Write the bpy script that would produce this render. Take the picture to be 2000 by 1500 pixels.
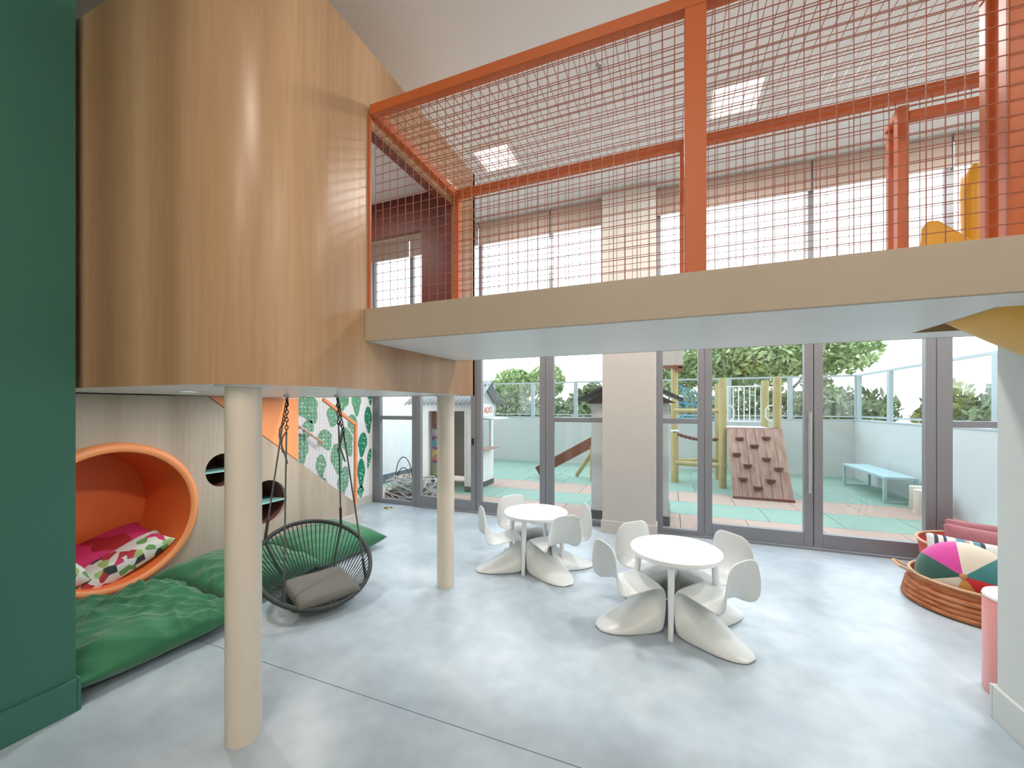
import bpy, bmesh, math, random
from mathutils import Vector, Matrix, noise as mnoise
scene = bpy.context.scene
for o in list(bpy.data.objects): bpy.data.objects.remove(o)
COL = scene.collection
PI = math.pi
R = math.radians

# ---------------------------------------------------------------- camera
YAW = math.atan(310/783)
cam_d = bpy.data.cameras.new('camera'); cam = bpy.data.objects.new('camera', cam_d); COL.objects.link(cam)
cam.location = (0, 0, 1.55); cam.rotation_euler = (PI/2, 0, YAW)
cam_d.sensor_fit = 'HORIZONTAL'; cam_d.sensor_width = 36; cam_d.lens = 36*783/2000
cam_d.shift_y = 45/2000; cam_d.clip_start = .05; cam_d.clip_end = 300
scene.camera = cam
# ---------------------------------------------------------------- sky and exposure
SKY = 3.05
world = bpy.data.worlds.new('world'); scene.world = world; world.use_nodes = True
nt = world.node_tree; bg = nt.nodes['Background']
tc = nt.nodes.new('ShaderNodeTexCoord'); sp = nt.nodes.new('ShaderNodeSeparateXYZ'); rp = nt.nodes.new('ShaderNodeValToRGB')
nt.links.new(tc.outputs['Generated'], sp.inputs[0]); nt.links.new(sp.outputs['Z'], rp.inputs[0]); nt.links.new(rp.outputs[0], bg.inputs[0])
rp.color_ramp.elements[0].color = (.90, .95, 1, 1); rp.color_ramp.elements[1].color = (.70, .85, 1, 1)
bg.inputs[1].default_value = SKY
vs = scene.view_settings
vs.view_transform = 'Standard'; vs.look = 'None'; vs.gamma = 1; vs.use_curve_mapping = False; vs.exposure = .36
DOWN_ADDED = 7; LAMP_ADDED = 30; LAMP_BACK = 48
WARM = (1, .87, .74); NEUTRAL = (1, .96, .92)

# ---------------------------------------------------------------- helpers
class MB:
    def __init__(s): s.v = []; s.f = []
    def add(s, vs, fs):
        n = len(s.v); s.v += [tuple(p) for p in vs]; s.f += [tuple(i+n for i in f) for f in fs]; return s
    def box(s, x0, x1, y0, y1, z0, z1):
        return s.add([(x0,y0,z0),(x1,y0,z0),(x1,y1,z0),(x0,y1,z0),(x0,y0,z1),(x1,y0,z1),(x1,y1,z1),(x0,y1,z1)],
                     [(0,3,2,1),(4,5,6,7),(0,1,5,4),(1,2,6,5),(2,3,7,6),(3,0,4,7)])
    def bar(s, p, q, w, h, up=(0,0,1)):
        p, q = Vector(p), Vector(q); d = (q-p).normalized(); u = Vector(up)
        a = d.cross(u)
        if a.length < 1e-4: a = d.cross(Vector((0,1,0)))
        a.normalize(); b = a.cross(d)
        vs = [e + a*sx*w/2 + b*sy*h/2 for e in (p, q) for sx, sy in ((-1,-1),(1,-1),(1,1),(-1,1))]
        return s.add(vs, [(0,1,2,3),(7,6,5,4),(0,4,5,1),(1,5,6,2),(2,6,7,3),(3,7,4,0)])
    def tube(s, path, r, n=8, closed=False, caps=True):
        P = [Vector(p) for p in path]; m = len(P); vs = []; fs = []; last = None
        for i in range(m):
            a = P[(i-1) % m] if (closed or i > 0) else P[i]; b = P[(i+1) % m] if (closed or i < m-1) else P[i]
            d = (b-a)
            d = d.normalized() if d.length > 1e-9 else Vector((0,0,1))
            if last is None:
                u = d.cross(Vector((0,0,1)))
                if u.length < .05: u = d.cross(Vector((0,1,0)))
            else:
                u = last - d*last.dot(d)
                if u.length < 1e-6: u = d.cross(Vector((.3,1,.2)))
            u.normalize(); last = u; w = d.cross(u)
            rr = r[i] if isinstance(r, (list, tuple)) else r
            vs += [P[i] + (u*math.cos(2*PI*k/n) + w*math.sin(2*PI*k/n))*rr for k in range(n)]
        for i in range(m if closed else m-1):
            j = (i+1) % m
            fs += [(i*n+k, i*n+(k+1) % n, j*n+(k+1) % n, j*n+k) for k in range(n)]
        if caps and not closed:
            fs += [tuple(range(n-1, -1, -1)), tuple((m-1)*n+k for k in range(n))]
        return s.add(vs, fs)
    def cyl(s, p, q, r, r2=None, n=16): return s.tube([p, q], [r, r if r2 is None else r2], n)
    def lathe(s, prof, c=(0,0,0), n=32, sx=1, sy=1, close=False):
        m = len(prof); vs = [(c[0]+r*math.cos(2*PI*k/n)*sx, c[1]+r*math.sin(2*PI*k/n)*sy, c[2]+z) for r, z in prof for k in range(n)]
        fs = [(i*n+k, i*n+(k+1) % n, (i+1)*n+(k+1) % n, (i+1)*n+k) for i in range(m-1) for k in range(n)]
        if close:
            fs += [tuple(range(n-1, -1, -1)), tuple((m-1)*n+k for k in range(n))]
        return s.add(vs, fs)
    def prism(s, poly, axis, a0, a1):
        def pt(p, a): return (a, p[0], p[1]) if axis == 'x' else (p[0], a, p[1]) if axis == 'y' else (p[0], p[1], a)
        n = len(poly)
        return s.add([pt(p, a) for a in (a0, a1) for p in poly],
                     [tuple(range(n)), tuple(range(2*n-1, n-1, -1))] + [(i, i+n, (i+1) % n+n, (i+1) % n) for i in range(n)])
    def grid(s, fn, nu, nv):
        vs = [fn(i/nu, j/nv) for i in range(nu+1) for j in range(nv+1)]
        return s.add(vs, [(i*(nv+1)+j, (i+1)*(nv+1)+j, (i+1)*(nv+1)+j+1, i*(nv+1)+j+1) for i in range(nu) for j in range(nv)])
    def xf(s, m): s.v = [tuple(m @ Vector(p)) for p in s.v]; return s

def base_of(o):
    p = Vector(o.location)
    while o.parent: o = o.parent; p = p + Vector(o.location)
    return p
def obj(name, mb, mat, parent=None, base=None, smooth=False, bevel=0, solid=0, sub=0, merge=False, sharp=40):
    """mb is in world coordinates; origin at the parent's base (or base)"""
    if isinstance(mb, MB):
        b = base_of(parent) if parent else Vector(base or (0,0,0))
        me = bpy.data.meshes.new(name); me.from_pydata([tuple(Vector(p)-b) for p in mb.v], [], mb.f)
        bm = bmesh.new(); bm.from_mesh(me)
        if merge: bmesh.ops.remove_doubles(bm, verts=bm.verts, dist=1e-5)
        bmesh.ops.recalc_face_normals(bm, faces=bm.faces); bm.to_mesh(me); bm.free()
        me.update()
    else:
        me = mb; b = Vector(base or (0,0,0))
    o = bpy.data.objects.new(name, me); COL.objects.link(o)
    if parent: o.parent = parent
    else: o.location = b
    if mat and not me.materials: me.materials.append(mat)
    if smooth:
        for p in me.polygons: p.use_smooth = True
        me.set_sharp_from_angle(angle=R(sharp))
    if solid:
        m = o.modifiers.new('thickness', 'SOLIDIFY'); m.thickness = solid; m.offset = 0
    if bevel:
        m = o.modifiers.new('bevel', 'BEVEL'); m.width = bevel; m.segments = 2; m.limit_method = 'ANGLE'; m.angle_limit = R(40)
    if sub:
        m = o.modifiers.new('sub', 'SUBSURF'); m.levels = sub; m.render_levels = sub
    return o
def tag(o, label, cat, group=None, kind=None):
    o['label'] = label; o['category'] = cat
    if group: o['group'] = group
    if kind: o['kind'] = kind
    return o
def thing(name, label, cat, loc=(0,0,0), group=None, kind=None):
    o = bpy.data.objects.new(name, None); COL.objects.link(o); o.location = loc; o.empty_display_size = .1
    return tag(o, label, cat, group, kind)
def struct(o, label, cat): return tag(o, label, cat, None, 'structure')
def stuff(o): o['kind'] = 'stuff'; return o
def share(name, me, parent, loc, rot=(0,0,0), mat=None):
    o = bpy.data.objects.new(name, me); COL.objects.link(o); o.parent = parent
    o.location = Vector(loc) - base_of(parent) if parent else loc; o.rotation_euler = rot
    return o
def plate(outer, holes, thick):
    """flat plate in local XY with holes, extruded +-thick/2, as a mesh"""
    cu = bpy.data.curves.new('plate', 'CURVE'); cu.dimensions = '2D'; cu.fill_mode = 'BOTH'; cu.extrude = thick/2
    for loop in [outer]+holes:
        sp = cu.splines.new('POLY'); sp.points.add(len(loop)-1); sp.use_cyclic_u = True
        for p, c in zip(sp.points, loop): p.co = (c[0], c[1], 0, 1)
    t = bpy.data.objects.new('plate', cu); COL.objects.link(t); bpy.context.view_layer.update()
    me = bpy.data.meshes.new_from_object(t.evaluated_get(bpy.context.evaluated_depsgraph_get()))
    bpy.data.objects.remove(t); bpy.data.curves.remove(cu)
    return me
def plate_yz(outer, holes, thick, x):
    """same, but given in (Y,Z) and standing in the plane X=x (world coordinates)"""
    me = plate(outer, holes, thick)
    me.transform(Matrix(((0,0,1,x),(1,0,0,0),(0,1,0,0),(0,0,0,1))))
    return me
def circ(c, r, n=64, a0=0): return [(c[0]+r*math.cos(a0+2*PI*k/n), c[1]+r*math.sin(a0+2*PI*k/n)) for k in range(n)]

# ---------------------------------------------------------------- materials
def lin(r, g, b): return tuple(((c/255)/12.92 if c/255 <= .04045 else ((c/255+.055)/1.055)**2.4) for c in (r, g, b))
def mat(name, col, rough=.5, spec=.5, metal=0, var=.06, scale=6, stretch=(1,1,1), bump=0, bscale=80, coat=0, sheen=0):
    m = bpy.data.materials.new(name); m.use_nodes = True; n = m.node_tree.nodes; l = m.node_tree.links
    b = n['Principled BSDF']
    t = n.new('ShaderNodeTexCoord'); mp = n.new('ShaderNodeMapping'); mp.inputs['Scale'].default_value = stretch
    nz = n.new('ShaderNodeTexNoise'); nz.inputs['Scale'].default_value = scale; nz.inputs['Detail'].default_value = 4
    mx = n.new('ShaderNodeMix'); mx.data_type = 'RGBA'
    mx.inputs['A'].default_value = (*[max(0, c*(1-var)) for c in col], 1); mx.inputs['B'].default_value = (*[min(1, c*(1+var)) for c in col], 1)
    l.new(t.outputs['Object'], mp.inputs[0]); l.new(mp.outputs[0], nz.inputs['Vector']); l.new(nz.outputs['Fac'], mx.inputs['Factor'])
    l.new(mx.outputs['Result'], b.inputs['Base Color'])
    b.inputs['Roughness'].default_value = rough; b.inputs['Metallic'].default_value = metal; b.inputs['Specular IOR Level'].default_value = spec
    b.inputs['Coat Weight'].default_value = coat; b.inputs['Sheen Weight'].default_value = sheen
    if bump:
        n2 = n.new('ShaderNodeTexNoise'); n2.inputs['Scale'].default_value = bscale; n2.inputs['Detail'].default_value = 5
        bp = n.new('ShaderNodeBump'); bp.inputs['Strength'].default_value = bump; bp.inputs['Distance'].default_value = .01
        l.new(mp.outputs[0], n2.inputs['Vector']); l.new(n2.outputs['Fac'], bp.inputs['Height']); l.new(bp.outputs[0], b.inputs['Normal'])
    return m
def ramp_mat(name, stops, scale, stretch, rough=.5, fine=.25, fscale=90, fstretch=None, spec=.4, kind='noise', coat=0):
    m = bpy.data.materials.new(name); m.use_nodes = True; n = m.node_tree.nodes; l = m.node_tree.links; b = n['Principled BSDF']
    t = n.new('ShaderNodeTexCoord'); mp = n.new('ShaderNodeMapping'); mp.inputs['Scale'].default_value = stretch
    if kind == 'voronoi':
        nz = n.new('ShaderNodeTexVoronoi'); nz.inputs['Scale'].default_value = scale; out = nz.outputs['Color']
        sepc = n.new('ShaderNodeSeparateColor'); l.new(out, sepc.inputs[0]); out = sepc.outputs[0]
    else:
        nz = n.new('ShaderNodeTexNoise'); nz.inputs['Scale'].default_value = scale; nz.inputs['Detail'].default_value = 2; out = nz.outputs['Fac']
    l.new(t.outputs['Object'], mp.inputs[0]); l.new(mp.outputs[0], nz.inputs['Vector'])
    r = n.new('ShaderNodeValToRGB'); cr = r.color_ramp
    if kind == 'voronoi': cr.interpolation = 'CONSTANT'
    while len(cr.elements) < len(stops): cr.elements.new(.5)
    for e, (p, c) in zip(cr.elements, stops): e.position = p; e.color = (*c, 1)
    l.new(out, r.inputs[0])
    mp2 = n.new('ShaderNodeMapping'); mp2.inputs['Scale'].default_value = fstretch or stretch
    n2 = n.new('ShaderNodeTexNoise'); n2.inputs['Scale'].default_value = fscale; n2.inputs['Detail'].default_value = 3
    l.new(t.outputs['Object'], mp2.inputs[0]); l.new(mp2.outputs[0], n2.inputs['Vector'])
    mx = n.new('ShaderNodeMix'); mx.data_type = 'RGBA'; mx.blend_type = 'MULTIPLY'; mx.inputs['Factor'].default_value = fine
    l.new(r.outputs[0], mx.inputs['A']); l.new(n2.outputs['Fac'], mx.inputs['B']); l.new(mx.outputs['Result'], b.inputs['Base Color'])
    b.inputs['Roughness'].default_value = rough; b.inputs['Specular IOR Level'].default_value = spec; b.inputs['Coat Weight'].default_value = coat
    return m
def glass_mat(name, tint, ior=1.45, rough=0, boost=1):
    m = bpy.data.materials.new(name); m.use_nodes = True; n = m.node_tree.nodes; l = m.node_tree.links
    n.remove(n['Principled BSDF']); o = n['Material Output']
    tr = n.new('ShaderNodeBsdfTransparent'); tr.inputs[0].default_value = (*tint, 1)
    gl = n.new('ShaderNodeBsdfGlossy'); gl.inputs['Roughness'].default_value = rough
    fr = n.new('ShaderNodeLayerWeight'); fr.inputs[0].default_value = .5      # Schlick reflectance of a thin pane
    pw = n.new('ShaderNodeMath'); pw.operation = 'POWER'; pw.inputs[1].default_value = 5; l.new(fr.outputs['Facing'], pw.inputs[0])
    mu = n.new('ShaderNodeMath'); mu.operation = 'MULTIPLY_ADD'; mu.inputs[1].default_value = .9*boost; mu.inputs[2].default_value = .045*boost; mu.use_clamp = True
    mx = n.new('ShaderNodeMixShader'); l.new(pw.outputs[0], mu.inputs[0]); l.new(mu.outputs[0], mx.inputs[0]); l.new(tr.outputs[0], mx.inputs[1]); l.new(gl.outputs[0], mx.inputs[2])
    l.new(mx.outputs[0], o.inputs[0]); return m
def emit_mat(name, col, st):
    m = bpy.data.materials.new(name); m.use_nodes = True; b = m.node_tree.nodes['Principled BSDF']
    b.inputs['Base Color'].default_value = (*col, 1); b.inputs['Emission Color'].default_value = (*col, 1); b.inputs['Emission Strength'].default_value = st
    return m

m_floor = ramp_mat('polished cement', [(.3, (.385,.46,.525)), (.5, (.475,.555,.615)), (.7, (.565,.635,.685))], 1.6, (1,1,1), rough=.32, fine=.3, fscale=9, spec=.5)
m_seam = mat('dark joint', (.05,.06,.07), .9)
m_ceil = mat('ceiling paint', (.80,.79,.77), .8, var=.02)
m_white = mat('white wall paint', (.82,.82,.81), .7, var=.03)
m_slabwhite = mat('white slab paint', (.80,.81,.81), .35, var=.02)
m_greige = mat('greige wall paint', (.53,.505,.465), .6, var=.03)
m_pale = mat('pale grey wall paint', (.60,.63,.61), .6, var=.03)
m_beam = mat('sand paint', (.42,.345,.265), .45, var=.03)
m_green = mat('dark green wall paint', (.036,.15,.107), .5, var=.08, scale=3, bump=.05, bscale=200)
m_wood = ramp_mat('vertical grain veneer', [(.36, (.37,.20,.10)), (.5, (.50,.295,.155)), (.64, (.66,.43,.25))], 1.9, (1,1,.02), rough=.3, fine=.3, fscale=45, fstretch=(1,1,.05), spec=.4)  # made more orange, standing in for warm light on the loft
m_wood_cool = ramp_mat('cool lit vertical grain veneer', [(.32, (.42,.33,.255)), (.5, (.52,.43,.345)), (.68, (.60,.52,.43))], 2.8, (1,1,.02), rough=.45, fine=.25, fscale=45, fstretch=(1,1,.05), spec=.3)  # same veneer as the loft, cooler light put into a greyer tone
m_red = mat('dark red paint', (.16,.028,.015), .5, var=.05)
m_orange = mat('orange lacquer', (.85,.19,.05), .45, var=.04)
m_peach = mat('light orange paint', (.88,.32,.125), .5, var=.04)
m_steel = mat('orange powder coated steel', (.52,.115,.025), .4, var=.05)
m_wire = mat('orange coated wire', (.30,.085,.045), .5, var=.05)
m_lilacwire = mat('pale lilac wire', (.66,.60,.72), .5)
m_alu = mat('grey aluminium', (.25,.255,.275), .38, metal=.3, var=.04)
m_glass = glass_mat('clear glass', (.97,.985,.982), boost=.8)
m_railglass = glass_mat('railing glass', (.93,.965,.955), rough=.05)
m_aqua = mat('aqua glass edge', (.30,.58,.54), .2, var=.04)
m_pole = mat('cream steel column', (.70,.62,.52), .4, var=.03)
m_plastic = mat('white chair plastic', (.72,.745,.735), .32, var=.02, spec=.5)
m_table = mat('white table lacquer', (.82,.83,.84), .25, var=.02)
m_velvet = mat('green velvet', (.03,.155,.07), .75, var=.3, scale=5, sheen=.35, spec=.2)
m_cord = mat('dark green woven cord', (.022,.034,.03), .55, var=.2)
m_swingframe = mat('dark frame wrap', (.035,.042,.038), .6, bump=.3, bscale=60)
m_rope = mat('grey rope', (.10,.095,.085), .85, var=.2, scale=40)
m_chain = mat('black chain', (.015,.014,.015), .45, metal=.5)
m_greycush = mat('grey cushion fabric', (.15,.142,.125), .9, var=.12, bump=.1)
m_copper = mat('copper rail', (.70,.42,.30), .3, metal=.6)
m_yellow = mat('yellow slide plastic', (.78,.40,.03), .35, var=.04)
m_blind = mat('taupe blind fabric', (.46,.37,.32), .9, var=.12, scale=30, stretch=(1,1,20))
m_black = mat('black plastic', (.02,.02,.02), .5)
m_chrome = mat('brushed steel', (.62,.62,.62), .25, metal=.9)
m_cactA = mat('cactus green paint', (.12,.36,.19), .6, var=.45, scale=9)
m_cactB = mat('emerald cactus paint', (.012,.22,.12), .6, var=.5, scale=9)
m_dot = mat('pale cactus dots', (.75,.9,.8), .6)
m_coral = mat('coral woven basket', (.62,.10,.075), .8, var=.2, scale=20, bump=.4, bscale=60)
m_wicker = ramp_mat('orange wicker', [(.3, (.36,.09,.03)), (.5, (.52,.17,.06)), (.7, (.62,.28,.13))], 9, (1,1,6), rough=.7, fine=.4, fscale=80)
m_rim = mat('natural basket rim', (.62,.40,.24), .8, var=.12, scale=20)
m_mauve = mat('mauve fabric', (.36,.13,.155), .9, var=.15, sheen=.3)
m_pink = mat('pink lacquer', (.80,.33,.30), .3, var=.03)
m_floral = ramp_mat('tropical print fabric', [(0, (.80,.82,.78)), (.3, (.16,.38,.12)), (.42, (.78,.80,.76)), (.58, (.50,.05,.07)), (.66, (.40,.55,.22)), (.76, (.80,.80,.76)), (.9, (.04,.06,.06)), (.95, (.62,.05,.18))], 17, (1,1,1), .8, .15, kind='voronoi')
m_magenta = ramp_mat('magenta print fabric', [(0, (.60,.03,.14)), (.55, (.35,.01,.02)), (.75, (.62,.60,.52)), (.85, (.10,.10,.09))], 4, (1,1,1), .8, .15, kind='voronoi')
# terrace
m_tile_g = mat('mint rubber tile', (.24,.36,.29), .8, var=.12, scale=12, bump=.15)
m_tile_p = mat('terracotta pink rubber tile', (.45,.32,.255), .8, var=.12, scale=12, bump=.15)
m_parapet = mat('pale parapet render', (.58,.61,.62), .7, var=.05, scale=2)
m_metalwhite = mat('white painted metal', (.76,.79,.80), .4)
m_railmetal = mat('pale blue grey railing metal', (.44,.51,.55), .4)
m_bench = mat('aqua bench lacquer', (.40,.57,.60), .4)
m_log = mat('treated pine log', (.44,.36,.17), .8, var=.25, scale=3, stretch=(4,4,.4), bump=.2)
m_plank = ramp_mat('reddish deck plank', [(.3, (.36,.21,.16)), (.5, (.46,.29,.23)), (.7, (.54,.37,.30))], 4, (6,1,1), .7, .3)
m_hold = mat('brown wooden grip', (.14,.05,.04), .7, var=.2)
m_brownplank = mat('dark brown board', (.20,.075,.045), .7, var=.2, stretch=(1,8,8))
m_roof = mat('grey corrugated sheet', (.36,.38,.39), .6, var=.15)
m_roof2 = mat('charcoal shingle', (.05,.05,.06), .8, var=.3, scale=25)
m_gable = mat('brown gable board', (.10,.055,.045), .7)
m_house = mat('white playhouse board', (.78,.79,.77), .6)
m_housein = mat('beige board', (.50,.46,.42), .7)
m_plinth = mat('grey plinth', (.09,.10,.10), .7)
m_sign = mat('orange letters', (.68,.16,.06), .6)
m_bluerope = mat('blue rope', (.07,.36,.60), .7)
m_hose = mat('pale grey hose', (.52,.52,.49), .6, var=.15)
m_stump = mat('pale log stump', (.60,.54,.45), .85, var=.3, scale=6, bump=.3)
m_bark = mat('bark', (.16,.12,.08), .9, var=.3, bump=.4, bscale=20)
m_ground = mat('lawn', (.34,.38,.24), .95, var=.3, scale=.5)
def leaf_mat(name, c, c2):
    m = ramp_mat(name, [(.35, c), (.65, c2)], 1.3, (1,1,1), .7, .2, 8)
    return m
m_leafA = leaf_mat('mid green leaves', (.24,.38,.14), (.50,.62,.32))
m_leafB = leaf_mat('dark green leaves', (.14,.19,.09), (.30,.36,.20))
m_leafC = leaf_mat('yellow green leaves', (.30,.34,.07), (.52,.50,.14))

# ================================================================= SETTING
FW = 5.26       # inner face of the glazed front
# floor slabs with an open joint
fl = thing('floor', 'pale blue grey polished cement floor of the playroom', 'floor', (0,0,0), kind='structure')
obj('joint_bed', MB().box(-5.2, 4.0, -3.2, 5.36, -.12, -.0015), m_seam, fl)
for y0, y1 in ((-3.2, 1.708), (1.712, 5.36)):
    obj('slab', MB().box(-5.2, 4.0, y0, y1, -.0015, 0), m_floor, fl)
CZ = 4.24
struct(obj('ceiling', MB().box(-5.2, 4.0, -3.2, 5.4, CZ, CZ+.15), m_ceil), 'plain off white ceiling above the bridge', 'ceiling')
# green wall, left
struct(obj('wall_left', MB().box(-5.2, -2.83, -3.2, 1.085, 0, CZ), m_green), 'dark green painted wall at the left edge', 'wall')
bl = thing('baseboard_left', 'dark green skirting at the foot of the green wall', 'baseboard', (-2.82, .5, 0), kind='structure')
for y0, y1 in ((-3.2, .80), (.803, 1.0845)):
    obj('board', MB().box(-2.83, -2.812, y0, y1, 0, .165), m_green, bl, bevel=.003)
obj('board', MB().box(-2.95, -2.812, 1.085, 1.10, 0, .165), m_green, bl, bevel=.003)
# partition at the right, notched for the slide
wr = [(-3.2,0),(2.74,0),(2.74,1.919),(2.60,1.919),(2.58,1.80),(2.52,1.70),(2.42,1.635),(2.31,1.615),(2.2,1.635),(2.1,1.70),(2.05,1.80),(2.03,1.919),(-3.2,1.919)]
struct(obj('wall_right', plate_yz(wr, [], .07, 1.545), m_pale), 'pale grey partition wall at the right edge under the bridge', 'wall')
br = thing('baseboard_right', 'pale grey skirting at the foot of the right partition', 'baseboard', (1.5, 2, 0), kind='structure')
obj('board', MB().box(1.49, 1.51, -3.2, 2.739, 0, .165), m_pale, br, bevel=.003)
obj('board', MB().box(1.49, 1.6, 2.7405, 2.76, 0, .165), m_pale, br, bevel=.003)
struct(obj('wall_far_right', MB().box(3.85, 4.0, -3.2, 5.36, 0, CZ), m_white), 'white end wall behind the partition, out to the right', 'wall')
struct(obj('wall_sky_blocker', MB().box(-14, 12, -12, 5.40, CZ+.16, 34), m_greige), 'unseen upper storeys added above the playroom to shade the terrace', 'wall')  # unseen mass added to block sky light from the terrace
struct(obj('wall_rear', MB().box(-2.83, 3.85, -3.2, -3.05, 0, CZ), m_white), 'white wall behind the camera', 'wall')

# ---- mural wall
mw = thing('wall_mural', 'white wall painted with large green cactus plants beside the stairs', 'wall', (-4.6, 4, 0), kind='structure')
obj('wall_face', MB().box(-4.75, -4.54, 1.085, 5.36, 0, CZ), m_white, mw)
obj('skirting', MB().box(-4.54, -4.52, 3.3, 5.24, 0, .13), m_greige, mw, bevel=.003)
def paddle(y, z, w, h, ang, mt, x=-4.537):
    n = 24; mb = MB(); pts = []
    for k in range(n):
        t = 2*PI*k/n; s = math.sin(t); wv = w*(1 - .28*(1-s)/2*1.6*(1 if s < 0 else .0))
        yy = wv*math.cos(t); zz = h*s
        pts.append((y+yy*math.cos(ang)-zz*math.sin(ang), z+yy*math.sin(ang)+zz*math.cos(ang)))
    mb.prism(pts, 'x', x, x+.002)
    p = obj('painted_paddle', mb, mt, mw)
    rng = random.Random(int(y*100+z*1000)); d = MB()
    for k in range(9):
        a = rng.uniform(0, 2*PI); q = rng.uniform(.15, .8); yy = w*q*math.cos(a)*.8; zz = h*q*math.sin(a)
        cy, cz = y+yy*math.cos(ang)-zz*math.sin(ang), z+yy*math.sin(ang)+zz*math.cos(ang)
        d.prism(circ((cy, cz), .009, 6), 'x', x+.002, x+.003)
    obj('painted_dots', d, m_dot, p)
# (Y, Z, half width, half height, tilt)
for a in [(3.87,.95,.14,.26,.0), (4.02,1.52,.17,.22,.5), (4.0,1.25,.10,.13,-.3), (3.76,1.33,.10,.12,.2), (4.30,1.08,.13,.16,.5), (4.22,.72,.09,.17,.05),
          (4.23,.44,.11,.13,.3), (4.45,1.42,.14,.16,-.2), (4.52,.78,.12,.24,.15), (4.62,.40,.11,.27,-.22), (4.70,1.02,.13,.24,.35),
          (4.82,1.28,.10,.16,.2), (4.62,1.62,.11,.16,-.35), (4.90,1.62,.10,.22,.05)]:
    paddle(*a, m_cactA)
for a in [(5.16,1.34,.085,.22,.05), (5.03,.95,.10,.20,-.12), (5.0,.50,.085,.24,0), (5.18,.72,.045,.16,-.2), (5.2,1.72,.06,.14,.1), (4.99,.22,.07,.09,0)]:
    paddle(*a, m_cactB)

# ---- stair side wall with three round holes
SX = -3.9
NC, NR = (1.70, .712), .50
H1, H2 = (2.497, .960), (2.94, .562)
sw = thing('wall_stair', 'cool lit wood veneer stair wall with a sloping top and three round openings', 'wall', (SX, 2.6, 0), kind='structure')
me = plate_yz([(1.085,0),(4.23,0),(4.23,.25),(2.362,1.645),(1.085,1.645)], [circ(NC, NR+.02), circ(H1, .155), circ(H2, .225)], .04, SX-.02)
me.transform(Matrix.Translation(-Vector(sw.location)))
o = obj('veneer_panel', me, m_wood_cool, sw)
obj('skirting', MB().box(SX, SX+.05, 1.085, 4.26, 0, .14), m_greige, sw, bevel=.004)
# orange guard panel above the slope
g = MB().prism([(2.38,1.645),(3.315,.947),(3.315,1.645)], 'x', SX-.035, SX-.005)
obj('orange_guard_panel', g, m_peach, sw)
# small shelf niches
for (c, r) in ((H1, .155), (H2, .225)):
    d = MB().tube([(SX-.01, c[0], c[1]), (SX-.36, c[0], c[1])], r+.004, 48, caps=False)
    d.prism(circ(c, r+.004, 48), 'x', SX-.37, SX-.36)
    n_ = obj('round_shelf_niche', d, m_hold, sw, smooth=True); n_['label'] = 'dark brown round niche with a glass shelf'
    w_ = r*.98
    obj('glass_shelf', MB().box(SX-.33, SX-.015, c[0]-w_, c[0]+w_, c[1]-.008-.012, c[1]-.012+.008), m_aqua, n_)
# stairs behind
for i in range(9):
    y1 = 4.2-.25*i; z = .185*(i+1)-.02
    obj('stair_tread', MB().box(-4.53, SX-.045, y1-.27, y1, z-.04, z), m_greige, sw)
# framed wire guard of the stairs
gd = thing('stair_guard', 'peach framed wire mesh guard at the foot of the stairs', 'railing', (SX-.02, 4.0, .25))
Yp, Zp = 4.215, 1.312; sl = .62
top = lambda y: min(Zp+(Yp-y)*sl, 1.64)
f = MB().bar((SX-.02, Yp, .25), (SX-.02, Yp, Zp), .035, .035, (0,1,0)); f.bar((SX-.02, Yp+.012, Zp), (SX-.02, Yp-(1.645-Zp)/sl, 1.645), .035, .035)
obj('frame', f, m_peach, gd)
w = MB(); y = 3.33
while y < Yp:
    zb = .25+(4.228-y)*.747
    w.bar((SX-.02, y, zb), (SX-.02, y, top(y)), .0028, .0028); y += .05
z = .30
while z < 1.64:
    ya = max(3.32, 4.228-(z-.25)/.747); yb = Yp if z < Zp else Yp-(z-Zp)/sl
    if yb > ya: w.bar((SX-.02, ya, z), (SX-.02, yb, z), .0028, .0028)
    z += .05
stuff(obj('wire_mesh', w, m_lilacwire, gd))
hr = thing('handrail', 'short copper handrail fixed to the cactus mural', 'handrail', (-4.5, 4.1, 1))
obj('rail', MB().cyl((-4.46, 2.9, 1.888), (-4.46, 4.19, 1.05), .018), m_copper, hr, smooth=True)
obj('bracket', MB().cyl((-4.46, 4.17, 1.06), (-4.54, 4.17, 1.03), .012), m_copper, hr, smooth=True)
obj('bracket', MB().cyl((-4.46, 3.82, 1.285), (-4.54, 3.82, 1.25), .012), m_copper, hr, smooth=True)
# orange porthole niche
ni = thing('porthole_nook', 'big round orange reading nook set into the stair wall', 'nook', (SX, NC[0], .15))
prof = [(NR-.005, -.62), (NR-.005, .0), (NR+.0, .045), (NR+.02, .062), (NR+.05, .055), (NR+.068, .03), (NR+.07, -.012)]
mb = MB().lathe(prof, (0,0,0), 96); mb.xf(Matrix.Translation((SX, NC[0], NC[1])) @ Matrix.Rotation(PI/2, 4, 'Y'))
obj('rim', MB().lathe(prof[2:], (0,0,0), 96).xf(Matrix.Translation((SX, NC[0], NC[1])) @ Matrix.Rotation(PI/2, 4, 'Y')), m_peach, ni, smooth=True, sharp=60)
obj('barrel', MB().lathe(prof[:3], (0,0,0), 96).xf(Matrix.Translation((SX, NC[0], NC[1])) @ Matrix.Rotation(PI/2, 4, 'Y')), m_orange, ni, smooth=True, sharp=60)
obj('back_panel', MB().prism(circ(NC, NR-.004, 64), 'x', SX-.63, SX-.61), m_orange, ni)

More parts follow.
